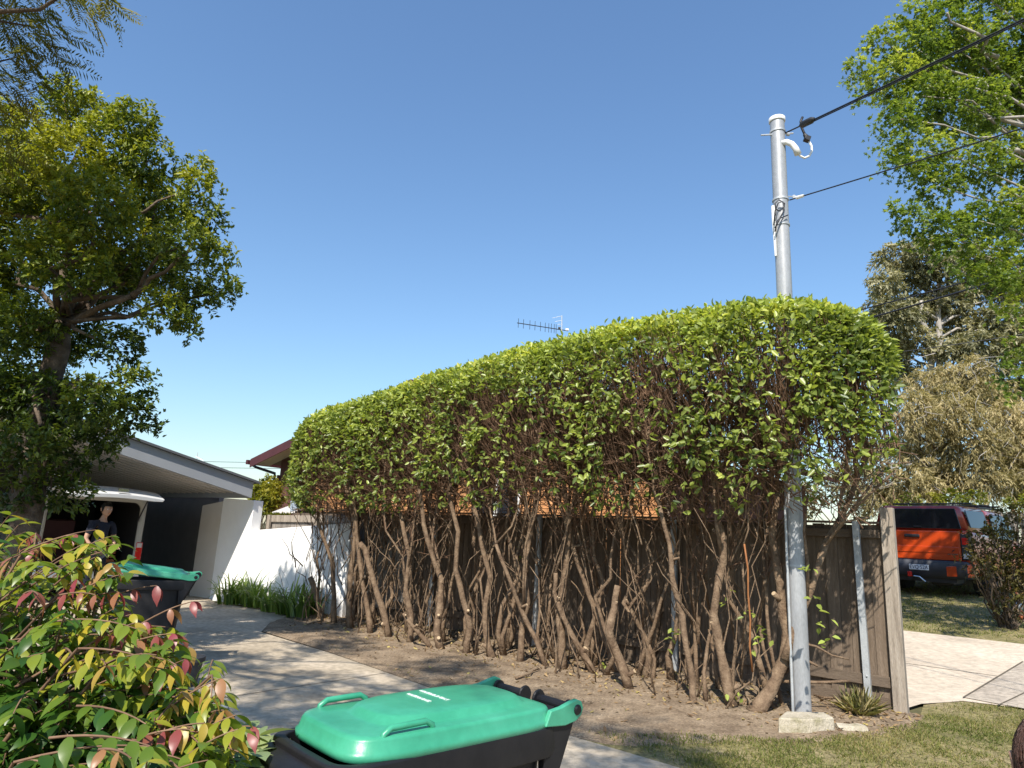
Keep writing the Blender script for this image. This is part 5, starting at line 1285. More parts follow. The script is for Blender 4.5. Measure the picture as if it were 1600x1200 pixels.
# rear frame: ring between body and opening
ro, ri_ = rrect(.845, .33, 1.90, .16, 6, .03), rrect(.745, .60, 1.76, .13, 6, .0)
MB().loft([ro, [V(p.x * .99, -.005, p.z) for p in ro], ri_, [V(p.x, .06, p.z) for p in ri_]], False, False).build('rear_frame', MAT['vantrim'], van, smooth=True, world=False)
# raised tailgate
Tg = Matrix.Translation((0, .02, 1.90)) @ Matrix.Rotation(R(4), 4, 'X')
def tgp(x, y, z): return Tg @ V(x, -y, z)
def tgw(v_): return .78 * (1 - .10 * (v_ - .35) ** 2)
outer_, inner_ = [], []
for i in range(9):
    v_ = i / 8; yy = 1.12 * v_; hw = tgw(v_); bow = .085 * math.sin(math.pi * min(1, v_ * .9 + .12)); row_o, row_i = [], []
    for k in range(11):
        u_ = -1 + 2 * k / 10; cz = .05 * (1 - u_ * u_); row_o.append(tgp(u_ * hw, yy, bow + cz)); row_i.append(tgp(u_ * hw * .97, yy * .985 + .01, bow + cz - .075 + .03 * abs(u_) ** 6))
    outer_.append(row_o); inner_.append(row_i)
rings = [[*o, *i_[::-1]] for o, i_ in zip(outer_, inner_)]
tg = MB().loft(rings).build('tailgate', MAT['vanpaint'], van, smooth=False, world=False, bevel=.012)
gw = MB()
gw.loft([[tgp(x * .60, y, .095 * math.sin(math.pi * min(1, y / 1.12 * .9 + .12)) + .05 - .085) for x in (-1, -.5, 0, .5, 1)] + [tgp(x * .60, y, .095 * math.sin(math.pi * min(1, y / 1.12 * .9 + .12)) + .05 - .075) for x in (1, .5, 0, -.5, -1)] for y in (.15, .3, .45, .55)])
gw.build('rear_window', MAT['glass'], tg, world=False)
MB().box(tgp(0, 1.02, .02), (.18, .12, .05)).build('latch', MAT['trimblack'], tg, world=False)
for x in (-.35, .32): MB().box(tgp(x, .95, .015), (.05, .05, .04)).build('bump_stop', MAT['trimblack'], tg, world=False)
MB().box(tgp(.05, 1.10, .11), (.16, .05, .05)).build('plate_lamp', MAT['chrome'], tg, world=False)
for s in (-1, 1):
    MB().tube([V(s * .72, .02, 1.42), tgp(s * .70, .48, .0)], [.016, .010], 7).build('gas_strut', MAT['trimblack'], van, world=False)
    tl_ = MB(); tl_.loft([[V(s * .76, -.012, z), V(s * .872, -.008, z), V(s * .885, .12, z), V(s * .76, .05, z)] for z in (.72, .74, .90, 1.04)]); to_ = tl_.build('tail_light', MAT['redlens'], van, world=False, bevel=.01)
    MB().box((s * .81, -.012, .985), (.085, .02, .08)).build('indicator', MAT['clearlens'], to_, world=False)
MB().loft([rrect(.86, .32, .58, .08, 4, -.08), rrect(.875, .30, .61, .08, 4, -.02), rrect(.875, .30, .61, .08, 4, .22)]).build('bumper', MAT['vanpaint'], van, smooth=True, world=False)
for s in (-1, 1):
    for y0, y1 in ((.35, 1.5), (1.65, 2.6)):
        MB().hexa([V(s * .862, y0, 1.16), V(s * .880, y0, 1.16), V(s * .880, y1, 1.16), V(s * .862, y1, 1.16), V(s * .845, y0 + .05, 1.72), V(s * .868, y0 + .05, 1.72), V(s * .868, y1 - .03, 1.72), V(s * .845, y1 - .03, 1.72)]).build('side_window', MAT['glass'], van, world=False)
    for y in (.95, 3.75): wheel(van, s * .76, y, .32, .22, s)
for (x, y, z, sx, sy, sz, mt, nm, lb) in ((-.35, 1.3, .62, .6, .7, .75, 'maroon', 'box', 'dark maroon box standing inside the van'), (.45, .75, .62, .42, .4, .30, 'terracotta', 'crate', 'small orange crate at the right side of the van load space')):
    q = van.matrix_basis if False else Matrix.Translation(van.location) @ Matrix.Rotation(van.rotation_euler.z, 4, 'Z')
    m = MB(); c = q @ V(x, y, z + sz / 2); Rz = Matrix.Rotation(van.rotation_euler.z, 3, 'Z')
    if nm == 'box':
        m.box(c, (sx, sy, sz), Rz); m.box(c + V(0, 0, sz / 2 + .012), (sx * 1.03, sy * .49, .02), Rz)
    else:
        for k in range(4): m.box(c + V(0, 0, -sz / 2 + .04 + k * .075), (sx, .02, .05), Rz); m.box(c + V(0, 0, -sz / 2 + .04 + k * .075) + Rz @ V(0, sy, 0), (sx, .02, .05), Rz); m.box(c + V(0, 0, -sz / 2 + .04 + k * .075) + Rz @ V(sx / 2, sy / 2, 0), (.02, sy, .05), Rz); m.box(c + V(0, 0, -sz / 2 + .04 + k * .075) + Rz @ V(-sx / 2, sy / 2, 0), (.02, sy, .05), Rz)
        m.box(c + Rz @ V(0, sy / 2, 0) - V(0, 0, sz / 2 - .01), (sx, sy, .02), Rz)
    tag(m.build(nm, MAT[mt], bevel=.006), lb, nm)

# ------------------------------------------------------------------ pickup
ph = V(.78, .625, 0).normalized(); pxy = V(8.66, 14.35, 0)
pk = thing('pickup', 'orange pickup with a matching canopy parked on the neighbouring lawn', 'pickup', on_ground(pxy.x, pxy.y), math.atan2(-ph.x, ph.y))
pk.rotation_euler.x = R(1.5)
lo = [rrect(hw, z0, z1, r_, 5, y) for y, hw, z0, z1, r_ in ((.10, .90, .52, 1.36, .08), (.2, .92, .46, 1.36, .09), (1.9, .93, .46, 1.30, .1), (2.0, .93, .44, 1.15, .1), (3.6, .93, .44, 1.12, .1), (4.3, .92, .46, 1.08, .14), (5.1, .88, .5, 1.0, .16), (5.28, .78, .55, .92, .12))]
MB().loft(lo).build('body', MAT['orange'], pk, smooth=True, world=False, )
def tapered(y, hwb, hwt, zb, zt, r_=.1, n=4):
    pts = []
    for cx, cz, a0 in ((hwt - r_, zt - r_, 0), (-hwt + r_, zt - r_, 90)):
        for k in range(n): a = R(a0 + 90 * k / (n - 1)); pts.append(V(cx + r_ * math.cos(a), y, cz + r_ * math.sin(a)))
    pts += [V(-hwb, y, zb), V(hwb, y, zb)]; return pts
MB().loft([tapered(.10, .88, .76, 1.365, 1.84), tapered(.3, .885, .765, 1.365, 1.86), tapered(1.5, .89, .77, 1.31, 1.87)]).build('canopy', MAT['maroonpaint'], pk, smooth=True, world=False)
MB().loft([tapered(1.56, .885, .74, 1.16, 1.80), tapered(1.8, .89, .75, 1.16, 1.83), tapered(2.9, .89, .74, 1.13, 1.82), tapered(3.55, .86, .70, 1.12, 1.50), tapered(3.9, .84, .66, 1.11, 1.20, .05)]).build('cab', MAT['orange'], pk, smooth=True, world=False)
MB().hexa([V(-.80, .060, 1.39), V(.80, .060, 1.39), V(.80, .092, 1.39), V(-.80, .092, 1.39), V(-.71, .075, 1.80), V(.71, .075, 1.80), V(.71, .105, 1.80), V(-.71, .105, 1.80)]).build('rear_window', MAT['glass'], pk, world=False, bevel=.01)
MB().box((0, .045, 1.43), (.14, .03, .025)).build('window_latch', MAT['trimblack'], pk, world=False)
tgm = MB().hexa([V(-.76, .035, .76), V(.76, .035, .76), V(.76, .09, .76), V(-.76, .09, .76), V(-.76, .06, 1.345), V(.76, .06, 1.345), V(.76, .098, 1.345), V(-.76, .098, 1.345)]).build('tailgate', MAT['orange'], pk, world=False, bevel=.015)
MB().hexa([V(-.74, .028, .90), V(.74, .028, .90), V(.74, .05, .90), V(-.74, .05, .90), V(-.74, .034, 1.03), V(.74, .034, 1.03), V(.74, .05, 1.03), V(-.74, .05, 1.03)]).build('tailgate_crease', MAT['orange'], tgm, world=False, bevel=.01)
MB().box((-.12, .032, 1.235), (.30, .05, .065)).build('handle', MAT['trimblack'], tgm, world=False, bevel=.02)
for (x0, x1, z, nm) in ((.52, .58, .885, 'badge'), (.60, .70, .885, 'badge')): MB().box(((x0 + x1) / 2, .026, z), (x1 - x0, .008, .016)).build(nm, MAT['chrome'], tgm, world=False)
MB().tube([V(.60, .024, .93), V(.64, .022, .955), V(.615, .022, .96), V(.66, .022, .975)], .006, 5).build('badge', MAT['trimblack'], tgm, world=False)
for s in (-1, 1):
    l_ = MB(); l_.loft([[V(s * .775, .035, z), V(s * .915, .055, z), V(s * .938, .20, z), V(s * .775, .10, z)] for z in (.78, .80, 1.26, 1.29)]); lo_ = l_.build('tail_lamp', MAT['trimblack'], pk, world=False, bevel=.008)
    MB().box((s * .85, .040, .86), (.11, .03, .10)).build('reverse_lens', MAT['clearlens'], lo_, world=False, bevel=.008)
    MB().box((s * .85, .038, 1.03), (.12, .03, .022)).build('light_bar', MAT['chrome'], lo_, world=False); MB().box((s * .85, .040, 1.15), (.11, .03, .14)).build('red_lens', MAT['redlens'], lo_, world=False, bevel=.008)
    MB().loft([[V(s * .50, -.07, .45), V(s * .50, -.07, .64), V(s * .50, .1, .66), V(s * .50, .1, .45)], [V(s * .86, -.05, .45), V(s * .86, -.05, .69), V(s * .86, .1, .70), V(s * .86, .1, .45)], [V(s * .95, .10, .46), V(s * .95, .10, .70), V(s * .93, .35, .70), V(s * .93, .35, .46)]]).build('bumper_corner', MAT['orange'], pk, world=False, bevel=.012)
    MB().hexa([V(s * .885, .28, 1.42), V(s * .91, .28, 1.42), V(s * .905, 1.42, 1.40), V(s * .885, 1.42, 1.40), V(s * .795, .33, 1.77), V(s * .82, .33, 1.77), V(s * .82, 1.40, 1.77), V(s * .79, 1.40, 1.77)]).build('side_window', MAT['glass'], pk, world=False, bevel=.01)
    MB().hexa([V(s * .875, 1.75, 1.20), V(s * .90, 1.75, 1.20), V(s * .89, 3.4, 1.18), V(s * .87, 3.4, 1.18), V(s * .775, 1.85, 1.72), V(s * .80, 1.85, 1.72), V(s * .77, 2.95, 1.72), V(s * .75, 2.95, 1.72)]).build('side_window', MAT['glass'], pk, world=False, bevel=.01)
    for y in (1.15, 4.35): wheel(pk, s * .80, y, .385, .27, s)
    MB().box((s * .62, 2.4, 1.875), (.05, 1.3, .05)).build('roof_rail', MAT['trimblack'], pk, world=False, bevel=.01)
for y in (.9, 2.0, 2.7): MB().box((0, y, 1.925), (1.56, .07, .035)).build('roof_bar', MAT['trimblack'], pk, world=False, bevel=.01)
MB().loft([rrect(.86, .42, .75, .05, 4, -.06), rrect(.88, .40, .755, .05, 4, .02), rrect(.88, .40, .74, .05, 4, .3)]).build('bumper', MAT['navytrim'], pk, smooth=True, world=False)
pl = MB().box((0, -.072, .60), (.372, .012, .107)).build('number_plate', MAT['plate'], pk, world=False, bevel=.004)
def text(s, size, mat, parent, Mx, name='lettering', ext=.001, sx=1.0):
    cu = bpy.data.curves.new(name, 'FONT'); cu.body = s; cu.size = size; cu.align_x = 'CENTER'; cu.align_y = 'CENTER'; cu.extrude = ext; cu.materials.append(mat); cu.offset = .0006
    o = bpy.data.objects.new(name, cu); COL.objects.link(o); bpy.context.view_layer.update()
    me = bpy.data.meshes.new_from_object(o.evaluated_get(bpy.context.evaluated_depsgraph_get())); bpy.data.objects.remove(o)
    o = bpy.data.objects.new(name, me); COL.objects.link(o); o.parent = parent; o.matrix_basis = Mx @ Matrix.Diagonal((sx, 1, 1, 1)); return o
text('EVQ\u00b752A', .105, MAT['platetext'], pl, Matrix.Translation((0, -.0795, .60)) @ Matrix.Rotation(R(90), 4, 'X'), sx=.86)
MB().box((0, .2, .40), (1.3, .4, .16)).build('tow_frame', MAT['trimblack'], pk, world=False)
MB().beam(V(-.14, -.02, .40), V(-.14, -.20, .40), .06, .06).build('tow_hitch', MAT['trimblack'], pk, world=False)
MB().box((-.14, -.19, .46), (.075, .06, .10)).build('red_hitch_cover', MAT['redlens'], pk, world=False, bevel=.01)
MB().tube([V(-.08, -.16, .42), V(.03, -.16, .41), V(.08, -.15, .36), V(.13, -.15, .32)], .016, 6).build('tow_lead', MAT['chrome'], pk, world=False)
MB().box((.35, .35, .34), (.42, .5, .16)).build('exhaust_box', MAT['trimblack'], pk, world=False, bevel=.03)
# small garden ornament at the right edge of the lawn
og = G(1593, 968, hgt(9.2, 11.6)); og = on_ground(og.x, og.y)
orn = thing('garden_ornament', 'small orange and white garden ornament on the lawn at the right edge', 'ornament', og)
MB().lathe([(.0, 0), (.085, .0), (.10, .05), (.07, .12), (.05, .16), (0, .17)], 16, og).build('body', MAT['terracotta'], orn, smooth=True)
MB().lathe([(.0, .15), (.06, .17), (.068, .21), (.05, .26), (0, .29)], 14, og).build('head', MAT['whiteplastic'], orn, smooth=True)
MB().tube([og + V(.05, -.02, .22), og + V(.10, -.03, .30), og + V(.13, -.02, .40)], [.02, .016, .008], 7).build('tail', MAT['whiteplastic'], orn, smooth=True)
bk = on_ground(12.5, 20.5)
nf = thing('back_fence', 'pale grey boundary fence beyond the pickup at the right edge', 'fence', bk)
f0, f1 = on_ground(13.5, 22, .75), on_ground(26, 19, .75)
fd = (f1 - f0).normalized()
q0 = MB().box((0, 0, 0), (.28, .02, 1.7)).build('panel', MAT['greyfence'], nf, world=False)
for i in range(36):
    p = f0.lerp(f1, i / 36.0); Mx = Matrix.Translation(p + V(0, 0, .1) - base_loc(nf)) @ Matrix.Rotation(math.atan2(fd.y, fd.x), 4, 'Z')
    if i == 0: q0.matrix_basis = Mx
    else: inst('panel', q0.data, nf, Mx)

# ------------------------------------------------------------------ wheelie bins
def superell(cx, cy, hw, hl, ex, n=48, z=0.0, exf=None):
    pts = []
    for k in range(n):
        a = 2 * math.pi * k / n; c, s_ = math.cos(a), math.sin(a); e = 2 / (exf if (exf and s_ < 0) else ex)
        pts.append(V(cx + math.copysign(abs(c) ** e, c) * hw, cy + math.copysign(abs(s_) ** e, s_) * hl, z))
    return pts
BW, BL, BH = .235, .415, .90         # half width, half length, rim height
def make_bin(label, loc, rotz, lid_tilt=0., printed=True):
    t = thing('wheelie_bin', label, 'bin', loc, rotz, 'wheelie bins with green lids')
    rg = [superell(0, -.40, .185, .29, 6, 40, .06), superell(0, -.41, .19, .30, 6, 40, .10), superell(0, -.43, .212, .375, 7, 40, .76), superell(0, -.43, .214, .380, 7, 40, .80)]
    rg += [superell(0, -.445, .243, .452, 8, 40, .80), superell(0, -.445, .247, .458, 8, 40, .83), superell(0, -.445, .243, .454, 8, 40, .895), superell(0, -.445, .236, .447, 8, 40, .90), superell(0, -.445, .215, .42, 8, 40, .898), superell(0, -.44, .20, .37, 7, 40, .76), superell(0, -.41, .175, .28, 6, 40, .12)]
    MB().loft(rg).build('body', MAT['bindark'], t, smooth=False, world=False, bevel=.006)
    MB().loft([superell(0, -.925, .225, .055, 5, 24, .815), superell(0, -.925, .228, .060, 5, 24, .835), superell(0, -.92, .222, .058, 5, 24, .872), superell(0, -.91, .214, .05, 5, 24, .880)]).build('front_lip', MAT['bindark'], t, world=False, bevel=.004)
    for s in (-1, 1):
        MB().hexa([V(s * .195, -.08, .66), V(s * .232, -.08, .66), V(s * .232, -.05, .66), V(s * .195, -.05, .66), V(s * .195, -.10, .90), V(s * .232, -.10, .90), V(s * .232, .075, .93), V(s * .195, .075, .93)]).build('hinge_bracket', MAT['bindark'], t, world=False, bevel=.008)
        MB().lathe([(.0, -.025), (.09, -.025), (.10, -.015), (.10, .015), (.09, .025), (0, .025)], 24, (s * .235, -.07, .10), Matrix.Rotation(R(90), 3, 'Y')).build('wheel', MAT['tyre'], t, world=False)
    MB().tube([V(-.24, -.07, .10), V(.24, -.07, .10)], .012, 8).build('axle', MAT['galv'], t, world=False)
    for x0, x1 in ((-.205, -.045), (.035, .20)):
        hb = MB(); hb.tube([V(x0, .06, .938), V(x1, .06, .938)], .0165, 14); hb.lathe([(.0, -.006), (.030, -.006), (.033, 0), (.030, .006), (0, .006)], 18, (x1 if x0 < 0 else x0, .06, .938), Matrix.Rotation(R(90), 3, 'Y')); hb.lathe([(.0, -.006), (.026, -.006), (.026, .006), (0, .006)], 18, (x0 if x0 < 0 else x1, .06, .938), Matrix.Rotation(R(90), 3, 'Y'))
        hb.hexa([V((x0 + x1) / 2 - .02, -.01, .88), V((x0 + x1) / 2 + .02, -.01, .88), V((x0 + x1) / 2 + .02, .05, .915), V((x0 + x1) / 2 - .02, .05, .915), V((x0 + x1) / 2 - .02, -.01, .90), V((x0 + x1) / 2 + .02, -.01, .90), V((x0 + x1) / 2 + .02, .06, .938), V((x0 + x1) / 2 - .02, .06, .938)])
        hb.build('handle_bar', MAT['bindark'], t, smooth=False, world=False)
    # lid
    Lm = Matrix.Translation((0, .055, .925)) @ Matrix.Rotation(-lid_tilt, 4, 'X') @ Matrix.Translation((0, -.055, -.925))
    N_ = 64
    A = lambda sc, z, ex=7: [Vector((p.x, p.y, z)) for p in superell(0, -.428, (BW + .008) * sc if sc > .5 else 0, (BL - .0) * sc, ex, N_, z, exf=5)]
    Bp = lambda hw, hl, z, ex=3.6, cy=-.40: superell(0, cy, hw, hl, ex, N_, z)
    zl = .905
    rings = [A(.985, zl - .012), A(1.0, zl - .010), A(1.004, zl + .010), A(.985, zl + .014), A(.965, zl + .042), A(.95, zl + .050), A(.90, zl + .053)]
    rings += [Bp(.178, .325, zl + .054, 3.4, -.385), Bp(.170, .312, zl + .056, 3.4, -.385), Bp(.158, .292, zl + .073, 3.4, -.385), Bp(.148, .28, zl + .078, 3.2, -.385), Bp(.10, .20, zl + .082, 3, -.385), Bp(.05, .10, zl + .084, 2.6, -.385), Bp(.004, .01, zl + .0845, 2, -.385)]
    rings = [[Lm @ p for p in r_] for r_ in rings]
    lm = MB().loft(rings, False, True); lid = lm.build('lid', MAT['bingreen'], t, smooth=True, world=False)
    for s in (-1, 1):
        er = MB(); prof = [(-.075, zl + .045), (-.10, zl - .005), (.0, .892), (.055, .900), (.085, .916), (.095, .940), (.085, .963), (.058, .973), (.03, .968), (-.02, zl + .051)]
        f = [Lm @ V(s * .222, y, z) for y, z in prof]; g = [Lm @ V(s * .244, y, z) for y, z in prof]; n = len(prof); er.v = [tuple(p) for p in f + g]
        er.f = [list(range(n)), list(range(n, 2 * n))[::-1]] + [[(k + 1) % n, k, n + k, n + (k + 1) % n] for k in range(n)]
        er.build('hinge_ear', MAT['bingreen'], lid, world=False, bevel=.005)
        MB().lathe([(.0, -.02), (.017, -.02), (.018, .004), (.013, .010), (0, .011)], 16, Lm @ V(s * .243, .06, .938), Matrix.Rotation(R(90) * s, 3, 'Y')).build('hinge_pin', MAT['bindark'], lid, world=False)
        hd = MB(); y0, y1, xx = -.74, -.555, s * .205
        zb_ = zl + .045
        path = [V(xx, y0, zb_ - .02), V(xx, y0 + .008, zb_ + .012), V(xx, y0 + .03, zb_ + .025), V(xx, y1 - .03, zb_ + .028), V(xx, y1 - .008, zb_ + .016), V(xx, y1, zb_ - .02)]
        hd.tube([Lm @ p for p in path], [.010, .010, .0095, .0095, .010, .010], 8); hd.build('lid_handle', MAT['bingreen'], lid, smooth=True, world=False)
    t.scale = (.925, .975, .975)
    if printed:
        for txt, y in (('HOUSEHOLD ONLY', -.40), ('WASTE IN BAGS', -.465)):
            text(txt, .0205, MAT['print'], lid, Lm @ Matrix.Translation((-.02, y, zl + .085)), ext=.0008, sx=.92)
    return t
ld = V(.74, .67, 0).normalized()                  # near bin: from lid front to hinge
hinge_c = (V(-.01, 2.89, 0) + V(.275, 2.55, 0)) / 2
make_bin('green-lidded dark wheelie bin standing at the front on the drive edge', hinge_c - ld * .055, math.atan2(-ld.x, ld.y))
ld2 = V(.93, .34, 0).normalized()
hc2 = V(-3.20, 7.32, 0) + V(-.34, .93, 0).normalized() * .24
make_bin('green-lidded dark wheelie bin farther up the drive behind the shrub', hc2 - ld2 * .055, math.atan2(-ld2.x, ld2.y), lid_tilt=R(6), printed=False)

# ------------------------------------------------------------------ red-tipped shrub at the front left
shrub = thing('red_tipped_shrub', 'leafy green shrub with crimson and yellow new leaves at the front left', 'shrub', V(-1.55, 2.1, 0))
SB = V(-1.55, 2.1, 0)
OUT = [(-400, 760), (-150, 780), (0, 800), (45, 800), (100, 832), (150, 842), (190, 880), (215, 925), (262, 960), (300, 985), (322, 1030), (355, 1068), (385, 1108), (395, 1150), (392, 1260)]
def outl(px):
    for (a, ya), (b, yb) in zip(OUT, OUT[1:]):
        if a <= px <= b: return ya + (yb - ya) * (px - a) / (b - a)
    return 9999
sp, sl = [], []
P, D, N, L, W, T = [], [], [], [], [], []
stm = MB()
deep = 0.
def spray(tip, d, ln, kind, npair):
    """arching twig ending near tip with drooping opposite leaves"""
    d = d.normalized(); base = tip - d * ln; mid = base.lerp(tip, .55) + V(0, 0, .10 * ln)
    pts = []
    for i in range(7):
        t = i / 6; pts.append(base * (1 - t) ** 2 + mid * 2 * t * (1 - t) + tip * t ** 2)
    stm.tube(pts, [.0032 - .0003 * i for i in range(7)], 5, cap=False)
    if random.random() < .45: stm.tube(crooked(SB + V(random.gauss(0, .12), random.gauss(0, .12), random.uniform(.1, .7)), base, 5, .10), taper(.009, .0035, 5), 5, cap=False)
    for i in range(npair):
        t = .18 + .82 * i / max(1, npair - 1); p = base * (1 - t) ** 2 + mid * 2 * t * (1 - t) + tip * t ** 2
        tg_ = (mid * (1 - t) * 2 - base * 2 * (1 - t) + tip * 2 * t - mid * 2 * t).normalized(); sd = tg_.cross(V(0, 0, 1)).normalized()
        for sg in (1, -1):
            if random.random() < .08: continue
            droop = random.uniform(.55, 1.4) if kind != 'green' else random.uniform(.05, .8)
            dr = (tg_ * random.uniform(.3, .7) + sd * sg * random.uniform(.5, .9) + V(0, 0, -droop)).normalized()
            nn = (V(0, 0, 1) + sd * sg * droop * .8 + V(random.gauss(0, .35), random.gauss(0, .35), 0)).normalized()
            P.append(p); D.append(dr); N.append(nn); l_ = random.uniform(.044, .070) * (1 if kind == 'green' else .9); L.append(l_); W.append(l_ * random.uniform(.36, .46))
            if kind == 'red': tt = random.gauss(.93, .05)
            elif kind == 'yellow': tt = random.gauss(.70, .07)
            elif kind == 'tan': tt = random.gauss(.82, .05)
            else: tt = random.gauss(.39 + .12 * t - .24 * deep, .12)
            T.append(min(.995, max(.02, tt)))
    return pts
def add_spray(px, py, Y, kind=None, big=True):
    tip = at(px, py, Y)
    if tip.z < .06: return
    d = (tip - (SB + V(0, 0, max(.1, tip.z - .35)))); d.z *= .6; d = d.normalized() + V(random.gauss(0, .4), random.gauss(-.15, .4), random.uniform(-.35, .45))
    spray(tip, d, random.uniform(.18, .30) if kind in (None, 'green') else random.uniform(.12, .2), kind or 'green', random.randint(5, 8) if kind in (None, 'green') else random.randint(3, 4))
for _ in range(600):
    px = random.uniform(-330, 392); top = outl(px); u_ = random.random() ** .8; py = top + 12 + u_ * (1290 - top)
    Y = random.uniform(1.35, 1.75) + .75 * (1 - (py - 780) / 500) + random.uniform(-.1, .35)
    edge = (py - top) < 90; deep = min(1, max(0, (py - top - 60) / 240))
    k = random.random()
    kind = 'green'
    if edge and k < .10: kind = 'red'
    elif edge and k < .24: kind = 'yellow'
    elif k < .02: kind = 'tan'
    elif k < .06 and deep < .6: kind = 'yellow'
    elif k < .08 and deep < .5: kind = 'red'
    add_spray(px, py, Y, kind)
deep = 0.
for px, py, Y, kd in ((205, 1000, 1.9, 'green'), (235, 1040, 1.85, 'green'), (280, 1050, 1.85, 'green'), (215, 1045, 1.8, 'green'), (190, 985, 1.95, 'green'), (250, 1005, 1.95, 'green'), (320, 1110, 1.75, 'green'), (225, 985, 1.95, 'green'), (250, 1085, 1.8, 'green'), (300, 1080, 1.8, 'green'), (265, 1110, 1.75, 'green'), (205, 960, 2.0, 'green'), (180, 950, 2.0, 'green'), (225, 1010, 1.9, 'green'), (115, 838, 2.1, 'green'), (150, 828, 2.15, 'yellow'), (185, 850, 2.1, 'green'), (210, 870, 2.1, 'green'), (130, 850, 2.05, 'green'), (95, 845, 2.1, 'green'), (160, 862, 2.0, 'green'), (200, 895, 2.0, 'green'), (175, 838, 2.15, 'green'), (70, 842, 2.1, 'green'), (300, 940, 2.0, 'red'), (270, 990, 1.9, 'red'), (200, 985, 1.85, 'red'), (120, 905, 2.0, 'red'), (185, 925, 2.0, 'red'), (245, 915, 2.15, 'red'), (60, 930, 1.8, 'red'), (290, 1030, 1.85, 'red'), (285, 1080, 1.75, 'tan'), (300, 1140, 1.65, 'red'), 
                      (330, 1090, 1.7, 'tan'), (345, 1060, 1.75, 'yellow'), (350, 1110, 1.7, 'tan'), (395, 1135, 1.7, 'tan'), (320, 1130, 1.65, 'yellow'), (140, 1035, 1.7, 'yellow'), (165, 1040, 1.68, 'yellow'), (115, 1030, 1.7, 'yellow'), (230, 1030, 1.7, 'yellow'), (150, 870, 2.05, 'yellow'), (165, 840, 2.1, 'green'), (140, 850, 2.0, 'green'), (175, 880, 2.0, 'tan'), (45, 840, 2.1, 'tan'), (120, 835, 2.1, 'red'), (15, 805, 2.1, 'green'), (205, 1185, 1.35, 'tan'), (230, 1190, 1.35, 'yellow'), (20, 870, 1.9, 'red')):
    add_spray(px, py, Y, kd)
A_ = [np.array([tuple(x) for x in q], float) if i < 3 else np.array(q, float) for i, q in enumerate((P, D, N, L, W, T))]
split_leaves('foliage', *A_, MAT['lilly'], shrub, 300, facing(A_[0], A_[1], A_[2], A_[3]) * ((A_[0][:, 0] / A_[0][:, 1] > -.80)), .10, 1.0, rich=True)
stm.build('twigs', MAT['twig'], shrub, smooth=True)['kind'] = 'stuff'
for k in range(9):
    e = SB + V(random.uniform(-.6, .40), random.uniform(-.4, .4), random.uniform(.6, 1.05))
    MB().tube(crooked(SB + V(random.gauss(0, .06), random.gauss(0, .06), -.03), e, 7, .12), taper(.022, .007, 7), 7).build('branch', MAT['twig'], shrub, smooth=True)

# pale broad-leaved plant and glossy sprig at its foot
sg_ = thing('broadleaf_plant', 'plant with broad pale grey-green leaves beside the near bin', 'plant', V(*at(398, 1190, 2.15)[:2], 0))
P, D, N, L, W, T = [], [], [], [], [], []
for px, py, Y in ((400, 1175, 2.1), (372, 1165, 2.15), (405, 1150, 2.2), (360, 1195, 2.1), (425, 1195, 2.1), (335, 1185, 2.1), (385, 1140, 2.3), (345, 1210, 2.1), (415, 1215, 2.0), (380, 1230, 2.05), (420, 1170, 2.2)):
    c = at(px, py, Y); MB().tube(crooked(V(sg_.location.x, sg_.location.y, 0), c, 5, .05), taper(.008, .004, 5), 6).build('stem', MAT['strap'], sg_, smooth=True)
    for k in range(6):
        a = k * 1.05 + random.random(); P.append(c); D.append((math.cos(a), math.sin(a), random.uniform(-.25, .45))); N.append((random.gauss(0, .25), random.gauss(-.2, .25), 1)); l_ = random.uniform(.07, .125); L.append(l_); W.append(l_ * .55); T.append(random.random())
A_ = [np.array(q, float) for q in (P, D, N, L, W, T)]
for tint in [0]:
    split_leaves('foliage', *A_, MAT['sage'], sg_, len(L) - 1, A_[3], .06, .6, rich=True)
P, D, N, L, W, T = [], [], [], [], [], []
gsp = thing('glossy_plant', 'small plant with glossy bright green leaves below the shrub', 'plant', V(*at(315, 1195, 2.0)[:2], 0))
for px, py, Y in ((320, 1178, 1.95), (300, 1190, 1.95), (335, 1170, 2.0), (290, 1175, 2.0)):
    c = at(px, py, Y); MB().tube(crooked(V(gsp.location.x, gsp.location.y, 0), c, 5, .05), taper(.007, .003, 5), 6).build('stem', MAT['strap'], gsp, smooth=True)
    for k in range(7):
        a = random.uniform(0, 6.28); P.append(c); D.append((math.cos(a), math.sin(a), random.uniform(-1.2, -.1))); N.append((math.cos(a), math.sin(a), .8)); l_ = random.uniform(.06, .095); L.append(l_); W.append(l_ * .42); T.append(random.uniform(.2, .5))
A_ = [np.array(q, float) for q in (P, D, N, L, W, T)]
split_leaves('foliage', *A_, MAT['lilly'], gsp, len(L) - 1, A_[3], .1, .8, rich=True)

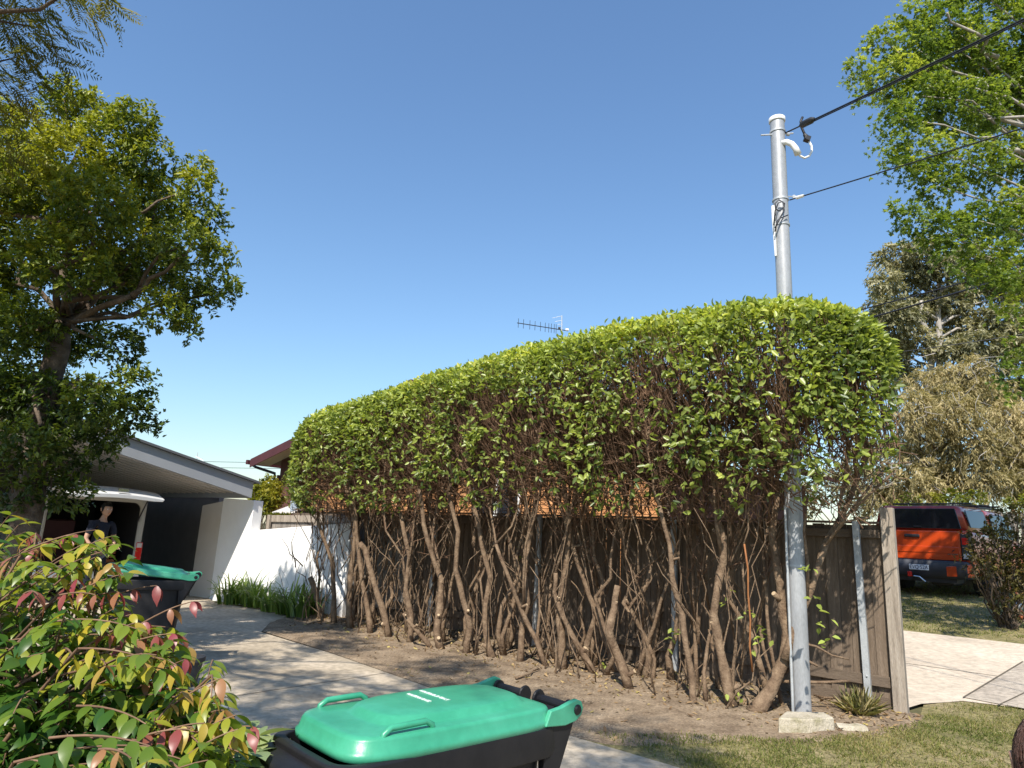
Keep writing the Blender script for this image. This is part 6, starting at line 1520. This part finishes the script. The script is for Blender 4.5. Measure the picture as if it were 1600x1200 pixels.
# bucket, pot and tub standing on the drive edge behind the shrub
bb = G(240, 1068)
bu = thing('plastic_bucket', 'cloudy white plastic bucket with a blue label behind the shrub', 'bucket', bb)
MB().lathe([(.0, .0), (.125, .0), (.13, .01), (.15, .32), (.16, .325), (.16, .345), (.145, .345), (.122, .02), (0, .02)], 28, bb).build('body', MAT['bucket'], bu, smooth=False, bevel=.003)
MB().tube([bb + V(-.155, 0, .31), bb + V(-.13, -.05, .40), bb + V(0, -.08, .44), bb + V(.13, -.05, .40), bb + V(.155, 0, .31)], .005, 6).build('handle', MAT['whiteplastic'], bu, smooth=True)
lbm = MB(); rows = []
for i in range(9):
    a = R(200 + i * 12.5); rows += [bb + V(math.cos(a) * .1392, math.sin(a) * .1392, .10), bb + V(math.cos(a) * .1502, math.sin(a) * .1502, .27)]
lbm.add(rows, [[2 * i, 2 * i + 2, 2 * i + 3, 2 * i + 1] for i in range(8)]); lbm.build('label', MAT['bluelabel'], bu)
pb = G(288, 1072)
po = thing('plant_pot', 'dark plastic plant pot of soil beside the white bucket', 'pot', pb)
MB().lathe([(.0, .0), (.10, .0), (.135, .22), (.15, .22), (.15, .26), (.138, .26), (.13, .215), (0, .215)], 26, pb).build('pot', MAT['pot'], po, bevel=.003)
MB().lathe([(.129, .2), (.06, .225), (0, .23)], 20, pb).build('soil', MAT['soil'], po, smooth=True)
tb = G(292, 1170)
tu = thing('storage_tub', 'grey plastic storage tub half hidden under the shrub', 'tub', tb)
MB().loft([superell(tb.x, tb.y, .17, .13, 6, 28, 0), superell(tb.x, tb.y, .20, .155, 7, 28, .20), superell(tb.x, tb.y, .215, .17, 7, 28, .20), superell(tb.x, tb.y, .215, .17, 7, 28, .225), superell(tb.x, tb.y, .195, .15, 7, 28, .225), superell(tb.x, tb.y, .165, .125, 6, 28, .02)]).build('tub', MAT['greytub'], tu, bevel=.003)
MB().loft([superell(tb.x, tb.y, .205, .16, 7, 28, .228), superell(tb.x, tb.y, .205, .16, 7, 28, .245), superell(tb.x, tb.y, .15, .11, 5, 28, .25)]).build('lid', MAT['greytub'], tu, bevel=.003)
